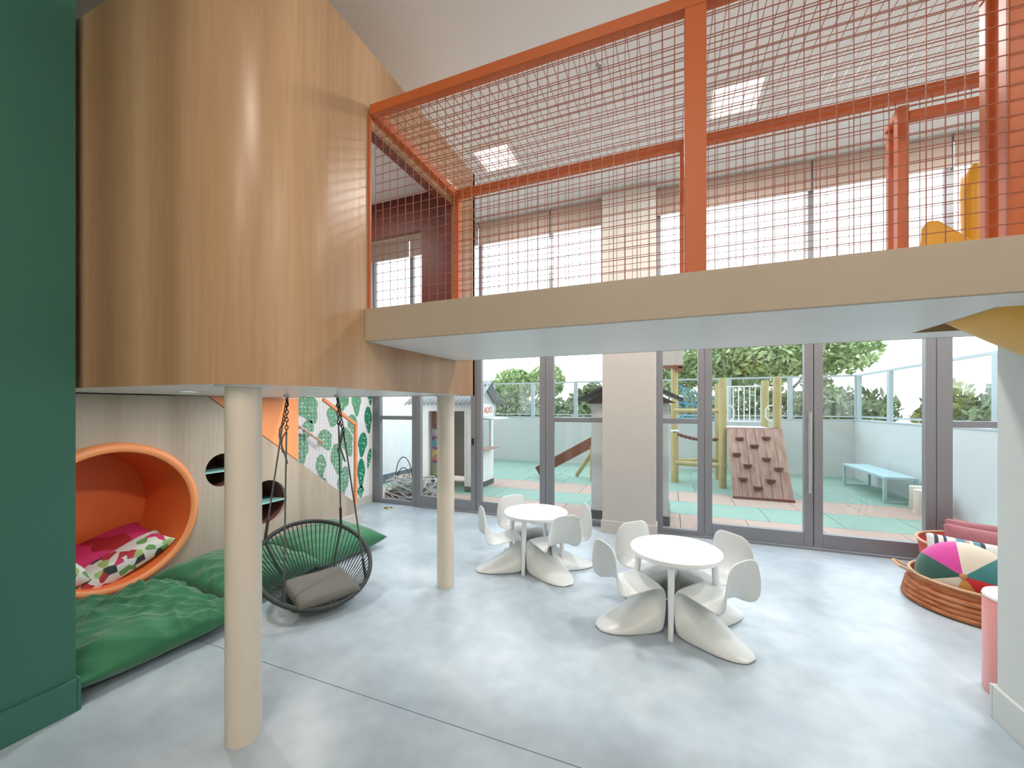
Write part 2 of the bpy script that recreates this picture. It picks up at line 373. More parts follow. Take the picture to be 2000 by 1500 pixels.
# ---- play loft: wood clad room on columns
LX, LY0, LY1, LZ0, LZ1 = -1.6, 1.12, 3.15, 1.65, 3.59
RC = .42; TH = .1
OY0, OY1, OZ0, OZ1 = 1.835, 2.80, 2.10, 3.17
lo = thing('wall_loft', 'wood veneer clad play loft with a rounded corner, raised on columns', 'wall', (-3, 2.1, LZ0), kind='structure')
arc = [(LX-RC+RC*math.sin(t), LY0+RC-RC*math.cos(t)) for t in [PI/2*k/20 for k in range(21)]]
path = [(-4.54, LY0)] + arc + [(LX, OY0)]
arci = [(LX-RC+(RC-TH)*math.sin(t), LY0+RC-(RC-TH)*math.cos(t)) for t in [PI/2*k/20 for k in range(21)]]
pathi = [(-4.54, LY0+TH)] + arci + [(LX-TH, OY0)]
c = MB()
n = len(path)
c.add([(x,y,z) for z in (LZ0, LZ1) for x, y in path], [(i, i+1, n+i+1, n+i) for i in range(n-1)])
c.box(LX-.03, LX, OY1, LY1, LZ0, LZ1)
c.box(LX-.03, LX, OY0, OY1, OZ1, LZ1)
c.box(LX-.03, LX, OY0, OY1, LZ0, OZ0-.002)
# far side with its doorway
DX0, DX1, DZ = -3.2, -2.08, 3.15
for x0, x1, z0, z1 in ((-4.54, DX0, LZ0, LZ1), (DX1, LX, LZ0, LZ1), (DX0, DX1, DZ, LZ1), (DX0, DX1, LZ0, OZ0)):
    c.box(x0, x1, LY1-.03, LY1, z0, z1)
obj('veneer_cladding', c, m_wood, lo, smooth=True, merge=True, sharp=30)
c = MB(); n = len(pathi)
c.add([(x,y,z) for z in (OZ0, 3.47) for x, y in pathi], [(i, i+1, n+i+1, n+i) for i in range(n-1)])
c.box(LX-TH, LX-.031, OY0-.02, OY0, OZ0, OZ1)
c.box(LX-TH, LX-.031, OY1, LY1-.031, OZ0, 3.47)
c.box(LX-TH, LX-.031, OY0, OY1, OZ1, 3.47)
for x0, x1, z0, z1 in ((-4.54, DX0, OZ0, 3.47), (DX1, LX-TH, OZ0, 3.47), (DX0, DX1, DZ, 3.47)):
    c.box(x0, x1, LY1-TH, LY1-.031, z0, z1)
obj('red_lining', c, m_red, lo)
def loft_plate(z0, z1, ins):
    p = [(-4.54, LY0+ins)] + [(LX-RC+(RC-ins)*math.sin(t), LY0+RC-(RC-ins)*math.cos(t)) for t in [PI/2*k/20 for k in range(21)]] + [(LX-ins, LY1-ins), (-4.54, LY1-ins)]
    return MB().prism(p, 'z', z0, z1)
obj('underside', loft_plate(LZ0+.004, LZ0+.03, .004), m_slabwhite, lo)
obj('loft_floor', loft_plate(OZ0-.03, OZ0, .05), m_greige, lo)
obj('loft_ceiling', loft_plate(3.47, 3.50, .05), m_white, lo)
obj('roof', loft_plate(LZ1-.03, LZ1-.003, .004), m_wood, lo)
for (x, y, nm, lb) in ((-1.87, 1.29, 'near', 'thick cream round column closest to the camera, under the loft corner'), (-1.82, 3.03, 'far', 'cream round column behind the swing chair, under the far end of the loft')):
    t = thing('round_column', lb, 'column', (x, y, 0), 'columns under the loft')
    obj('shaft', MB().cyl((x,y,0), (x,y,LZ0+.004), .074, n=40), m_pole, t, smooth=True)
    obj('top_plate', MB().cyl((x,y,LZ0-.006), (x,y,LZ0+.004), .11, n=40), m_slabwhite, t, smooth=True)

# ---- bridge slab
BX1, BY0, BY1, BZ0, BZ1 = 3.85, 1.81, 2.82, 1.92, 2.10
HX0, HX1, HY0, HY1 = 1.12, 1.50, 2.04, 2.595
bs = thing('floor_bridge', 'sand coloured bridge slab spanning the room at loft level', 'bridge', (1, 2.3, BZ0), kind='structure')
s = MB()
for x0, x1, y0, y1 in ((LX+.002, HX0, BY0, BY1), (HX1, BX1, BY0, HY0), (HX1, BX1, HY1, BY1), (HX0, HX1, BY0, HY0), (HX0, HX1, HY1, BY1)):
    s.box(x0, x1, y0, y1, BZ0, BZ1)
# the slide opening goes on to the right
s = MB()
for x0, x1, y0, y1 in ((LX+.002, HX0, BY0, BY1), (HX0, BX1, BY0, HY0), (HX0, BX1, HY1, BY1)):
    s.box(x0, x1, y0, y1, BZ0, BZ1)
obj('slab', s, m_slabwhite, bs)
obj('fascia', MB().box(LX+.002, BX1, BY0-.02, BY0, BZ0-.001, BZ1+.002), m_beam, bs, bevel=.003)
obj('opening_lining', MB().box(HX0-.002, BX1, HY1-.006, HY1, BZ0-.001, BZ1).box(HX0, HX0+.006, HY0, HY1, BZ0-.001, BZ1), m_beam, bs)
obj('rear_fascia', MB().box(LX+.002, BX1, BY1, BY1+.015, BZ0-.001, BZ1+.002), m_beam, bs)

# ---- glazed front
wb = thing('wall_back', 'glazed window wall with a beige pier between two bays', 'wall', (-.5, FW, 0), kind='structure')
obj('pier', MB().box(-.79, -.165, 5.04, 5.40, 0, CZ), m_greige, wb, bevel=.004)
obj('pier_skirting', MB().box(-.805, -.15, 5.02, 5.24, 0, .15), m_greige, wb, bevel=.004)
obj('spandrel', MB().box(-4.54, -.79, 5.24, 5.40, 2.52, 2.93).box(-.165, 3.85, 5.24, 5.40, 2.52, 2.93), m_white, wb)
YF0, YF1 = 5.26, 5.33
def frame_rect(mb, x0, x1, z0, z1, l, r, b, t, y0=YF0, y1=YF1):
    mb.box(x0, x0+l, y0, y1, z0, z1); mb.box(x1-r, x1, y0, y1, z0, z1)
    mb.box(x0+l, x1-r, y0, y1, z0, z0+b); mb.box(x0+l, x1-r, y0, y1, z1-t, z1)
def pane(x0, x1, z0, z1, par):
    return obj('pane', MB().box(x0, x1, 5.292, 5.298, z0, z1), m_glass, par)
wn = [0]; dn = [0]
def sidelight(x0, x1, lb, l=.07, r=.07):
    wn[0] += 1; t = thing('window_%d' % wn[0], lb, 'window', ((x0+x1)/2, FW, 0), kind='structure')
    f = MB(); frame_rect(f, x0, x1, 0, 2.52, l, r, .07, .05); obj('frame', f, m_alu, t, bevel=.003)
    obj('transom', MB().box(x0+l, x1-r, YF0, YF1, 1.348, 1.41), m_alu, t, bevel=.003)
    pane(x0+l, x1-r, .07, 1.348, t); pane(x0+l, x1-r, 1.41, 2.47, t)
def leaf(x0, x1, lb, handle):
    dn[0] += 1; t = thing('door_%d' % dn[0], lb, 'door', ((x0+x1)/2, FW, 0), kind='structure')
    e = .004
    for xa, xb in ((x0+e, x0+.085), (x1-.085, x1-e)): obj('stile', MB().box(xa, xb, YF0, YF1, .02, 2.5), m_alu, t, bevel=.004)
    obj('bottom_rail', MB().box(x0+.085, x1-.085, YF0, YF1, .02, .175), m_alu, t, bevel=.004)
    obj('top_rail', MB().box(x0+.085, x1-.085, YF0, YF1, 2.42, 2.5), m_alu, t, bevel=.004)
    pane(x0+.085, x1-.085, .175, 2.42, t)
    if handle == 'pull':
        hx = x1-.045
        h = obj('pull_handle', MB().cyl((hx, YF0-.05, .62), (hx, YF0-.05, 1.50), .014), m_chrome, t, smooth=True)
        obj('standoff', MB().cyl((hx, YF0-.05, .70), (hx, YF0, .70), .008).cyl((hx, YF0-.05, 1.42), (hx, YF0, 1.42), .008), m_chrome, h)
    elif handle == 'lever':
        hx = x1-.045
        obj('lock', MB().box(hx-.012, hx+.012, YF0-.03, YF0, 1.0, 1.09), m_black, t)
sidelight(-4.54, -3.70, 'fixed glass sidelight at the far left corner by the cactus mural', .15, .07)
leaf(-3.70, -2.65, 'grey framed glass door left of centre, nearest the mural', 'lever')
leaf(-2.65, -1.59, 'grey framed glass door behind the smaller-looking far round table', None)
sidelight(-1.59, -.79, 'fixed glass sidelight on the left of the beige pier', .11, .03)
sidelight(-.165, .37, 'narrow fixed glass sidelight on the right of the beige pier', .075, .07)
leaf(.37, 1.445, 'grey framed glass door facing the climbing ramp', 'pull')
leaf(1.445, 2.46, 'grey framed glass door facing the aqua bench', None)
sidelight(2.46, 3.85, 'fixed glass sidelight at the far right behind the baskets', .12, .05)
tr_ = thing('trim_1', 'metal threshold strip along the glazed doors', 'threshold', (-2.6, FW-.02, 0), kind='structure')
obj('strip', MB().box(-3.72, -.8, FW-.03, FW, 0, .018), m_alu, tr_); obj('strip', MB().box(-.15, 3.8, FW-.03, FW, 0, .018), m_alu, tr_)
def upper(x0, x1, muls, lb):
    wn[0] += 1; t = thing('window_%d' % wn[0], lb, 'window', ((x0+x1)/2, FW, 2.93), kind='structure')
    f = MB(); frame_rect(f, x0, x1, 2.93, CZ, .05, .05, .05, .05); obj('frame', f, m_alu, t)
    xs = [x0] + muls + [x1]
    for m_ in muls: obj('mullion', MB().box(m_-.025, m_+.025, YF0, YF1, 2.98, CZ-.05), m_alu, t)
    for a, b in zip(xs[:-1], xs[1:]): pane(a+.03, b-.03, 2.98, CZ-.05, t)
    for a, b in zip(xs[:-1], xs[1:]):
        bl_ = obj('roller_blind', MB().box(a+.01, b-.01, 5.215, 5.22, 3.915, CZ-.02), m_blind, t)
        obj('hem_bar', MB().box(a+.01, b-.01, 5.212, 5.224, 3.89, 3.915), m_blind, bl_)
upper(-4.54, -.79, [-3.78, -2.58, -1.515], 'upper window band over the left bay with taupe roller blinds')
upper(-.165, 3.85, [.98-.98+.35, 1.42, 2.56], 'upper window band over the right bay with taupe roller blinds')

# ---- ceiling lamps, seen and added
def lamp(x, y, lb, e, colr):
    t = thing('ceiling_light', lb, 'ceiling light', (x, y, CZ), 'square ceiling lamps')
    f = MB(); s_ = .21
    for a in ((x-s_, x+s_, y-s_, y-s_+.025), (x-s_, x+s_, y+s_-.025, y+s_), (x-s_, x-s_+.025, y-s_+.025, y+s_-.025), (x+s_-.025, x+s_, y-s_+.025, y+s_-.025)):
        f.box(*a, CZ-.035, CZ)
    obj('housing', f, m_white, t)
    obj('diffuser', MB().box(x-s_+.025, x+s_-.025, y-s_+.025, y+s_-.025, CZ-.025, CZ-.015), emit_mat('lamp diffuser', colr, .8), t)
    ld = bpy.data.lights.new('lamp', 'AREA'); ld.shape = 'SQUARE'; ld.size = .36; ld.energy = e; ld.color = colr
    lo_ = bpy.data.objects.new('lamp', ld); COL.objects.link(lo_); lo_.parent = t; lo_.location = (0, 0, -.04)
lamp(-1.73, 3.93, 'square ceiling lamp over the left bay, seen through the mesh', LAMP_BACK, NEUTRAL)
lamp(.52, 3.93, 'square ceiling lamp over the right bay, seen through the mesh', LAMP_BACK, NEUTRAL)
lamp(2.77, 3.93, 'square ceiling lamp at the right end near the window wall', LAMP_BACK, NEUTRAL)
for x, d in ((-.6, 'on the left'), (2.2, 'on the right')):  # unseen lamps added to brighten the near part of the room
    lamp(x, -.7, 'added square ceiling lamp just behind the camera, '+d, LAMP_ADDED, WARM)
    lamp(x, -2.3, 'added square ceiling lamp well behind the camera, '+d, LAMP_ADDED, WARM)
CZ = 3.47; lamp(-2.75, 2.15, 'added square ceiling lamp inside the play loft', 12, NEUTRAL); CZ = 4.24  # unseen lamp added to light the loft interior
for (x, y, d) in ((-3.05, 1.72, 'near the orange nook'), (-3.2, 2.85, 'near the swing chair')):  # lights added to brighten the space under the loft
    t = thing('downlight', 'small round downlight added under the loft, '+d, 'downlight', (x, y, LZ0), 'added downlights under the loft')
    obj('trim_ring', MB().lathe([(.045,-.003),(.06,-.004),(.062,.003),(.045,.003)], (x,y,LZ0), 28), m_slabwhite, t, smooth=True)
    obj('lens', MB().cyl((x,y,LZ0-.001), (x,y,LZ0+.003), .044, n=28), emit_mat('downlight lens', NEUTRAL, 1.5), t)
    ld = bpy.data.lights.new('lamp', 'AREA'); ld.shape = 'DISK'; ld.size = .085; ld.energy = DOWN_ADDED; ld.color = NEUTRAL
    lo_ = bpy.data.objects.new('lamp', ld); COL.objects.link(lo_); lo_.parent = t; lo_.location = (0, 0, -.008)
sk = thing('sprinkler', 'small sprinkler head on the ceiling above the mesh roof', 'sprinkler', (-.52, 3.2, CZ))
obj('rose', MB().lathe([(.001,-.012),(.035,-.01),(.04,0)], (-.52,3.2,CZ), 20), m_chrome, sk, smooth=True)
obj('head', MB().cyl((-.52,3.2,CZ-.05), (-.52,3.2,CZ-.01), .012).cyl((-.52,3.2,CZ-.055), (-.52,3.2,CZ-.05), .022), m_chrome, sk)

# ================================================================= BRIDGE CAGE
cg = thing('bridge_cage', 'orange steel cage of wire mesh enclosing the bridge', 'railing', (.1, 1.85, BZ1))
RZ0, RZ1 = 3.205, 3.26; CX0, CX1 = -1.585, 3.8
YA, YB = 1.835, 2.80
def rail(nm, p, q, w=.05, h=.055): return obj(nm, MB().bar(p, q, w, h), m_steel, cg, bevel=.003)
zc = (RZ0+RZ1)/2
rail('top_rail', (CX0, YA, zc), (CX1, YA, zc)); rail('top_rail', (CX0, YB, zc), (CX1, YB, zc))
rail('end_rail', (CX0+.0, YA+.026, zc), (CX0, YB-.026, zc))
for y, nm in ((YA, 'front_post'), (YB, 'rear_post')):
    obj(nm, MB().box(.053, .136, y-.025 if y == YA else y-.04, y+.06 if y == YA else y+.02, BZ1+.001, RZ0), m_steel, cg, bevel=.004)
obj('corner_post', MB().box(-1.60+.004, -1.586, YA-.02, YA-.005, BZ1+.001, RZ0), m_steel, cg)
obj('corner_post', MB().box(-1.60+.004, -1.55, YB-.03, YB+.018, BZ1+.001, RZ0), m_steel, cg)
WR = .0028; ST = .051
def mesh_panel(nm, o, u, v, lu, lv, skip=None):
    w = MB(); o, u, v = Vector(o), Vector(u), Vector(v); n_ = u.cross(v).normalized()*WR
    k = 0
    while k*ST <= lu:
        w.bar(o+u*(k*ST), o+u*(k*ST)+v*lv, WR, WR, n_); k += 1
    k = 0
    while k*ST <= lv:
        w.bar(o+v*(k*ST)+n_, o+v*(k*ST)+u*lu+n_, WR, WR, n_); k += 1
    return stuff(obj(nm, w, m_wire, cg))
mesh_panel('front_wire_mesh', (CX0+.02, YA+.005, BZ1+.004), (1,0,0), (0,0,1), CX1-CX0-.03, RZ0-BZ1-.005)
mesh_panel('rear_wire_mesh', (CX0+.02, YB, BZ1+.004), (1,0,0), (0,0,1), CX1-CX0-.03, RZ0-BZ1-.005)
mesh_panel('roof_wire_mesh', (CX0+.02, YA, RZ1-.01), (1,0,0), (0,1,0), CX1-CX0-.03, YB-YA)
# slide gate frame at the right of the bridge
sg = thing('slide_gate', 'red orange steel gate frame around the top of the yellow slide', 'gate', (1.09, 2.3, BZ1))
def sp_(nm, x, y, w, z1=3.04): return obj(nm, MB().box(x-w/2, x+w/2, y-w/2, y+w/2, BZ1+.001, z1), m_steel, sg, bevel=.004)
sp_('post', 1.092, 1.91, .05); sp_('post', 1.092, 2.012, .045); sp_('post', 1.09, 2.625, .045); sp_('post', 1.105, 2.765, .032, 3.03)
obj('top_bar', MB().bar((1.092, 1.86, 3.065), (1.092, 2.034, 3.065), .05, .05), m_steel, sg, bevel=.004)
obj('top_bar', MB().bar((1.09, 2.603, 3.055), (1.105, 2.781, 3.05), .045, .035), m_steel, sg, bevel=.004)
obj('side_bar', MB().bar((1.113, 2.625, 3.017), (2.2, 2.625, 3.017), .042, .045), m_steel, sg, bevel=.004)
obj('side_post', MB().box(2.18, 2.23, 2.605, 2.655, BZ1+.001, 3.04), m_steel, sg)
# yellow slide
sd = thing('slide', 'yellow plastic slide leaving the bridge through the slab opening', 'slide', (1.12, 2.3, BZ1))
sy0, sy1 = HY0+.025, HY1-.03
prof = [(1.13, 2.11), (1.14, 1.98), (1.18, 1.91), (1.35, 1.80), (1.6, 1.65), (2.0, 1.41), (2.6, 1.06), (3.0, .84), (3.3, .71), (3.6, .67)]
def chute(u, v):
    k = u*(len(prof)-1); i = min(int(k), len(prof)-2); t = k-i
    x = prof[i][0]*(1-t)+prof[i+1][0]*t; z = prof[i][1]*(1-t)+prof[i+1][1]*t
    a = (v-.5)*2; y = (sy0+sy1)/2 + (sy1-sy0)/2*math.sin(a*PI/2)
    return (x, y, z + .012 + .20*abs(a)**2.2 if u > .05 else z+.012)
obj('chute', MB().grid(chute, 40, 24), m_yellow, sd, smooth=True, solid=.02, sharp=80)
def fin(nm, y, pts): return obj(nm, MB().prism(pts, 'y', y-.015, y+.015), m_yellow, sd, smooth=True, bevel=.012)
fin('side_wing', sy1-.005, [(1.135,2.10),(1.135,2.30),(1.14,2.42),(1.16,2.455),(1.20,2.45),(1.32,2.34),(1.45,2.24),(1.56,2.00),(1.42,1.97),(1.25,2.05)])
fin('side_wing', sy0+.005, [(1.16,2.10),(1.17,2.22),(1.22,2.24),(1.30,2.20),(1.45,2.10),(1.45,1.96),(1.25,2.05)])
obj('grab_post', MB().tube([(1.405, 2.70, BZ1+.01), (1.40, 2.70, 2.62), (1.402, 2.70, 2.70), (1.405, 2.70, 2.755)], [.040, .048, .044, .015], 16), m_yellow, sd, smooth=True)
obj('support_leg', MB().cyl((3.3, 2.3, 0), (3.3, 2.3, .70), .03), m_steel, sd)

# ================================================================= FURNITURE
# --- stacking cantilever children's chair (one moulded shell)
ST_UP = [(-.172,.592,.080,-.175,.587),(-.171,.586,.120,-.180,.577),(-.167,.566,.153,-.180,.552),(-.156,.51,.174,-.182,.492),(-.144,.455,.182,-.185,.43),(-.128,.40,.184,-.184,.362),
         (-.103,.345,.180,-.172,.308),(-.062,.308,.168,-.128,.268),(-.005,.295,.158,-.045,.276),(.06,.300,.158,.05,.291),(.12,.311,.165,.12,.307),(.168,.313,.170,.166,.306),(.198,.300,.173,.19,.282)]
ST_LO = [(.203,.268,.174,.197,.205),(.187,.232,.174,.190,.11),(.150,.196,.173,.178,.02),(.095,.160,.170,.145,.003),(.03,.122,.163,.075,.0),(-.04,.085,.152,-.012,.0),(-.11,.053,.136,-.10,.0),(-.17,.030,.108,-.168,.0),(-.215,.014,.070,-.212,.0),(-.235,.004,.030,-.232,.0)]
def chair_mesh():
    mb = MB(); nu = 18; rows = [(s_, 0) for s_ in ST_UP]+[(s_, 1) for s_ in ST_LO]
    vs_ = []
    for (yc, zc_, xe, ye, ze), low in rows:
        for k in range(nu+1):
            u = k/nu*2-1; a = abs(u)
            if low:
                x = xe*math.sin(u*PI/2); b = 1-math.cos(a*PI/2)**.85
                by = a**2
            else: x = xe*u*(1+.12*(1-a*a)); b = a**3.2; by = b
            vs_.append((x, yc+(ye-yc)*by, zc_+(ze-zc_)*b))
    m_ = nu+1
    mb.add(vs_, [(i*m_+k, (i+1)*m_+k, (i+1)*m_+k+1, i*m_+k+1) for i in range(len(rows)-1) for k in range(nu)])
    return mb
GRP = 'white moulded children\'s chairs'
proto = obj('child_chair', chair_mesh(), m_plastic, smooth=True, sharp=180, sub=1, solid=.009)
proto.modifiers.move(0, 1) if False else None
chairs = [  # x, y, facing angle, label
    (-.29, 2.97, 36, 'white moulded chair at the front left of the nearer round table'),
    (.28, 2.94, 141, 'white moulded chair at the front right of the nearer round table, closest to the camera'),
    (-.165, 3.37, -44, 'white moulded chair at the back left of the nearer table, before the pier'),
    (.30, 3.33, -138, 'white moulded chair at the back right of the nearer table, facing the ramp door'),
    (-1.53, 3.55, 36, 'white moulded chair at the front left of the far round table, beside the slim column'),
    (-1.00, 3.55, 141, 'white moulded chair at the front right of the far round table, its back to us'),
    (-1.47, 3.95, -38, 'white moulded chair tucked in at the back left of the far round table'),
    (-.93, 3.87, -155, 'white moulded chair at the right of the far round table, nearest the pier')]
for i, (x, y, a, lb) in enumerate(chairs):
    o = proto if i == 0 else proto.copy()
    if i: COL.objects.link(o)
    o.location = (x, y, .004); o.rotation_euler = (0, 0, R(a-90)); tag(o, lb, 'chair', GRP)
# --- round tables
def table(x, y, lb, r=.312, h=.525):
    t = thing('round_table', lb, 'table', (x, y, 0), 'white round children\'s tables')
    obj('tabletop', MB().lathe([(.001,h-.032),(r-.004,h-.032),(r,h-.028),(r,h-.004),(r-.004,h),(.001,h)], (x,y,0), 72), m_table, t, smooth=True, sharp=30)
    for k in range(4):
        a = R(-96+90*k); c_, s_ = math.cos(a), math.sin(a)
        obj('leg', MB().cyl((x+c_*.285, y+s_*.285, 0), (x+c_*.255, y+s_*.255, h-.03), .0165, .024, 20), m_table, t, smooth=True)
    obj('apron', MB().lathe([(.20,h-.06),(.215,h-.06),(.215,h-.032),(.20,h-.032)], (x,y,0), 40), m_table, t)
table(.03, 3.145, 'white round children\'s table nearer the camera, in front of the ramp door')
table(-1.235, 3.755, 'white round children\'s table further back, beside the slim column')

# --- cushions
def pillow(mb_w, mb_d, th, seed=0, wr=.02, nx=44, pinch=.12, p=3.2, freq=5, fold=0):
    mb = MB(); rng = random.Random(seed); ph = Vector((rng.uniform(0, 50), rng.uniform(0, 50), 0))
    def surf(sgn):
        def fn(u, v):
            a, b = u*2-1, v*2-1
            e = 1-pinch*(1-abs(a)**2)*abs(b)**4; g_ = 1-pinch*(1-abs(b)**2)*abs(a)**4
            x, y = a*mb_w/2*g_, b*mb_d/2*e
            h_ = max(0, (1-abs(a)**p)*(1-abs(b)**p))**.5
            q = Vector((x*freq, y*freq, 0))+ph
            wq = mnoise.noise(q*.45)*1.6
            wv = mnoise.noise(q)*.9
            for k_, (an, f1, f2, am) in enumerate(((.5, 1.6, 7.5, 1.1), (-.75, 1.9, 9, .9), (1.4, 2.2, 13, .5))):
                c_, s_ = math.cos(an+wq*.35), math.sin(an+wq*.35)
                wv += am*(.5-abs(mnoise.noise(Vector(((x*c_+y*s_)*f1, (-x*s_+y*c_)*f2, k_*7.3))+ph))*2)*fold
            edge = min(1, h_*1.8)
            if fold:
                gx = .5*wr*wv*fold*min(1, h_*3)*(1-.6*h_)/max(mb_w, mb_d)*2
                x *= 1+gx; y *= 1+gx
            return (x, y, sgn*th/2*h_ + (wr*wv*edge if sgn > 0 else 0))
        return fn
    mb.grid(surf(1), nx, nx); mb.grid(surf(-1), nx, nx)
    return mb
def cushion(name, lb, cat, mt, loc, dims, rot, seed, group=None, wr=.02, pinch=.1, **kw):
    mb = pillow(*dims, seed, wr, pinch=pinch, **kw)
    o = obj(name, mb, mt, smooth=True, merge=True, sharp=180)
    o.location = loc; o.rotation_euler = rot
    return tag(o, lb, cat, group)
G = 'green velvet floor cushions'
cushion('floor_cushion', 'crumpled green velvet floor cushion in front, beside the green wall', 'cushion', m_velvet, (-3.31, 1.49, .13), (.98, .96, .27), (0, R(3), R(-3)), 3, G, wr=.030, pinch=.05, nx=110, fold=1, p=2.4)
cushion('floor_cushion', 'green velvet floor cushion in the middle, below the orange nook', 'cushion', m_velvet, (-3.42, 2.36, .15), (.88, .90, .30), (R(-3), R(4), R(6)), 8, G, wr=.018, nx=80, fold=.7, p=2.6)
cushion('floor_cushion', 'green velvet floor cushion furthest back, behind the swing chair', 'cushion', m_velvet, (-3.40, 3.24, .13), (.88, .86, .26), (R(2), R(4), R(-6)), 12, G, wr=.010, nx=60, fold=.5)
cushion('scatter_cushion', 'magenta and red printed cushion lying at the back of the orange nook', 'cushion', m_magenta, (-4.22, 1.76, .40), (.34, .66, .18), (R(18), R(12), 0), 21, None, wr=.008, nx=30)
cushion('scatter_cushion', 'long tropical print cushion lying along the front of the orange nook', 'cushion', m_floral, (-4.02, 1.80, .335), (.26, .66, .17), (R(24), R(10), 0), 25, None, wr=.006, nx=30)
cushion('scatter_cushion', 'tropical print cushion at the left end of the orange nook, cut by the green wall', 'cushion', m_floral, (-4.03, 1.40, .39), (.26, .40, .18), (R(-24), R(10), 0), 29, None, wr=.006, nx=30)

# --- swing chair
CR, SR = math.cos(YAW), math.sin(YAW)
vR = Vector((CR, SR, 0)); vD = Vector((-SR, CR, 0)); UP = Vector((0,0,1))
sc = vD*3.22 + vR*(-1.575) + UP*.315
phi = R(45); F = (-vD*math.cos(phi)+vR*math.sin(phi)); Sd = (vR*math.cos(phi)+vD*math.sin(phi))
T = R(34); RA = .425; a_ = F*math.cos(T)-UP*math.sin(T); nrm = F*math.sin(T)+UP*math.cos(T)
def rim(th, r=RA): return sc + (a_*math.cos(th)+Sd*math.sin(th))*r
sc2 = sc + F*.10 - UP*.235; a2 = (F*math.cos(R(8))-UP*math.sin(R(8)))
def rim2(th, r=.19): return sc2 + (a2*math.cos(th)+Sd*math.sin(th))*r
sw_ = thing('swing_chair', 'dark green woven hanging swing chair on ropes under the loft', 'swing', (sc.x, sc.y, 0))
obj('rim', MB().tube([rim(2*PI*k/72) for k in range(72)], .0175, 10, True), m_swingframe, sw_, smooth=True)
obj('seat_ring', MB().tube([rim2(2*PI*k/40) for k in range(40)], .011, 8, True), m_swingframe, sw_, smooth=True)
w = MB(); N = 70
for k in range(N):
    th = 2*PI*k/N; p, q = rim(th), rim2(th+.10*math.sin(th))
    mid = (p+q)/2 - nrm*.045*(1 if math.cos(th) < .3 else .3)
    pts = [p*(1-t)**2 + mid*2*t*(1-t) + q*t*t for t in (0, .25, .5, .75, 1)]
    w.tube(pts, .0042, 5)
stuff(obj('cord_weave', w, m_cord, sw_, smooth=True))
w = MB()
for k in range(14):
    th = PI*k/14; w.tube([rim2(th), rim2(th+PI)], .0034, 5)
stuff(obj('seat_weave', w, m_cord, sw_))
hub = MB()
for k in range(4):
    th = PI/4+k*PI/2
    obj('rib', MB().tube([rim(th), (rim(th)+rim2(th))/2-nrm*.05, rim2(th)], .011, 8), m_swingframe, sw_, smooth=True)
HL, HR_ = Vector((-3.03, 2.463, LZ0)), Vector((-2.628, 2.621, LZ0))
def link_mesh():
    return MB().tube([(.011*math.cos(t), 0, .021*math.sin(t)) for t in [2*PI*k/12 for k in range(12)]], .0042, 6, True)
lk = None
for hp, angs in ((HL, (-2.36, -.79)), (HR_, (2.36, .79))):
    hk = obj('ceiling_hook', MB().cyl(hp-UP*.012, hp+UP*.003, .03).tube([hp+Vector((.016*math.cos(t), 0, -.028+.016*math.sin(t))) for t in [2*PI*k/14 for k in range(14)]], .005, 6, True), m_chrome, sw_, smooth=True)
    for j, th in enumerate(angs):
        e = rim(th); s0 = hp-UP*.045 + (e-hp)*.0
        side = (e-hp); side.z = 0
        ch_end = hp + (e-hp)*.20 + UP*.0
        d = ch_end-s0; L = d.length; nl = int(L/.033)
        for k in range(nl+1):
            c_ = s0 + d*(k/nl)
            rotm = d.to_track_quat('Z', 'X').to_matrix().to_4x4() @ Matrix.Rotation(PI/2*(k % 2), 4, 'Z')
            if lk is None:
                mb = link_mesh(); mb.xf(Matrix.Translation(base_of(sw_))); lk = obj('chain_link', mb, m_chain, sw_, smooth=True)
                lk.matrix_local = Matrix.Translation(c_-sw_.location) @ rotm; lkm = lk.data
            else:
                o = share('chain_link', lkm, sw_, c_); o.rotation_euler = rotm.to_euler()
        rope = MB().tube([ch_end, e + (UP*.0)], .0062, 8)
        lo1 = Vector((e-hp)).normalized(); sd_ = lo1.cross(UP).normalized()*.03
        loop = [ch_end+UP*.0, ch_end-UP*.05+sd_*1.0, ch_end-UP*.11+sd_*1.2, ch_end-UP*.17+sd_*.6, ch_end-UP*.20+(e-ch_end)*.05+sd_*-.3]
        rope.tube(loop, .006, 8)
        obj('rope', rope, m_rope, sw_, smooth=True)
        dr = (e-ch_end).normalized()
        obj('rope_sleeve', MB().tube([e-dr*.17, e-dr*.01], .0115, 8), m_swingframe, sw_, smooth=True)
cm = pillow(.46, .42, .095, 5, .004, 36, pinch=.0, p=9)
ang = math.atan2(F.y, F.x)
o = obj('seat_cushion', cm, m_greycush, smooth=True, merge=True, sharp=180)
cpos = sc2+UP*.062+F*.02
o.location = cpos; o.rotation_euler = (R(7), 0, ang+PI/2)
tag(o, 'grey seat cushion lying in the swing chair', 'cushion')

# --- baskets and their cushions
bt = thing('tray_basket', 'low round orange wicker basket holding a patchwork ball cushion', 'basket', (2.22, 4.20, 0))
bx, by = 2.22, 4.20
prof = [(.02,.012),(.40,.012),(.41,.02)]
obj('base', MB().lathe([(.01,.004),(.40,.004),(.40,.02),(.01,.02)], (bx,by,0), 48), m_wicker, bt)
for k in range(4):
    rr = .425-.008*k
    obj('coil', MB().tube([(bx+rr*math.cos(2*PI*i/64), by+rr*math.sin(2*PI*i/64), .025+.036*k) for i in range(64)], .021, 10, True), m_wicker, bt, smooth=True)
obj('side_wall', MB().lathe([(.392,.14),(.40,.22),(.388,.22),(.378,.14)], (bx,by,0), 64), m_wicker, bt, smooth=True)
obj('rim', MB().tube([(bx+.394*math.cos(2*PI*i/64), by+.394*math.sin(2*PI*i/64), .222) for i in range(64)], .010, 8, True), m_rim, bt, smooth=True)
ha = R(168)
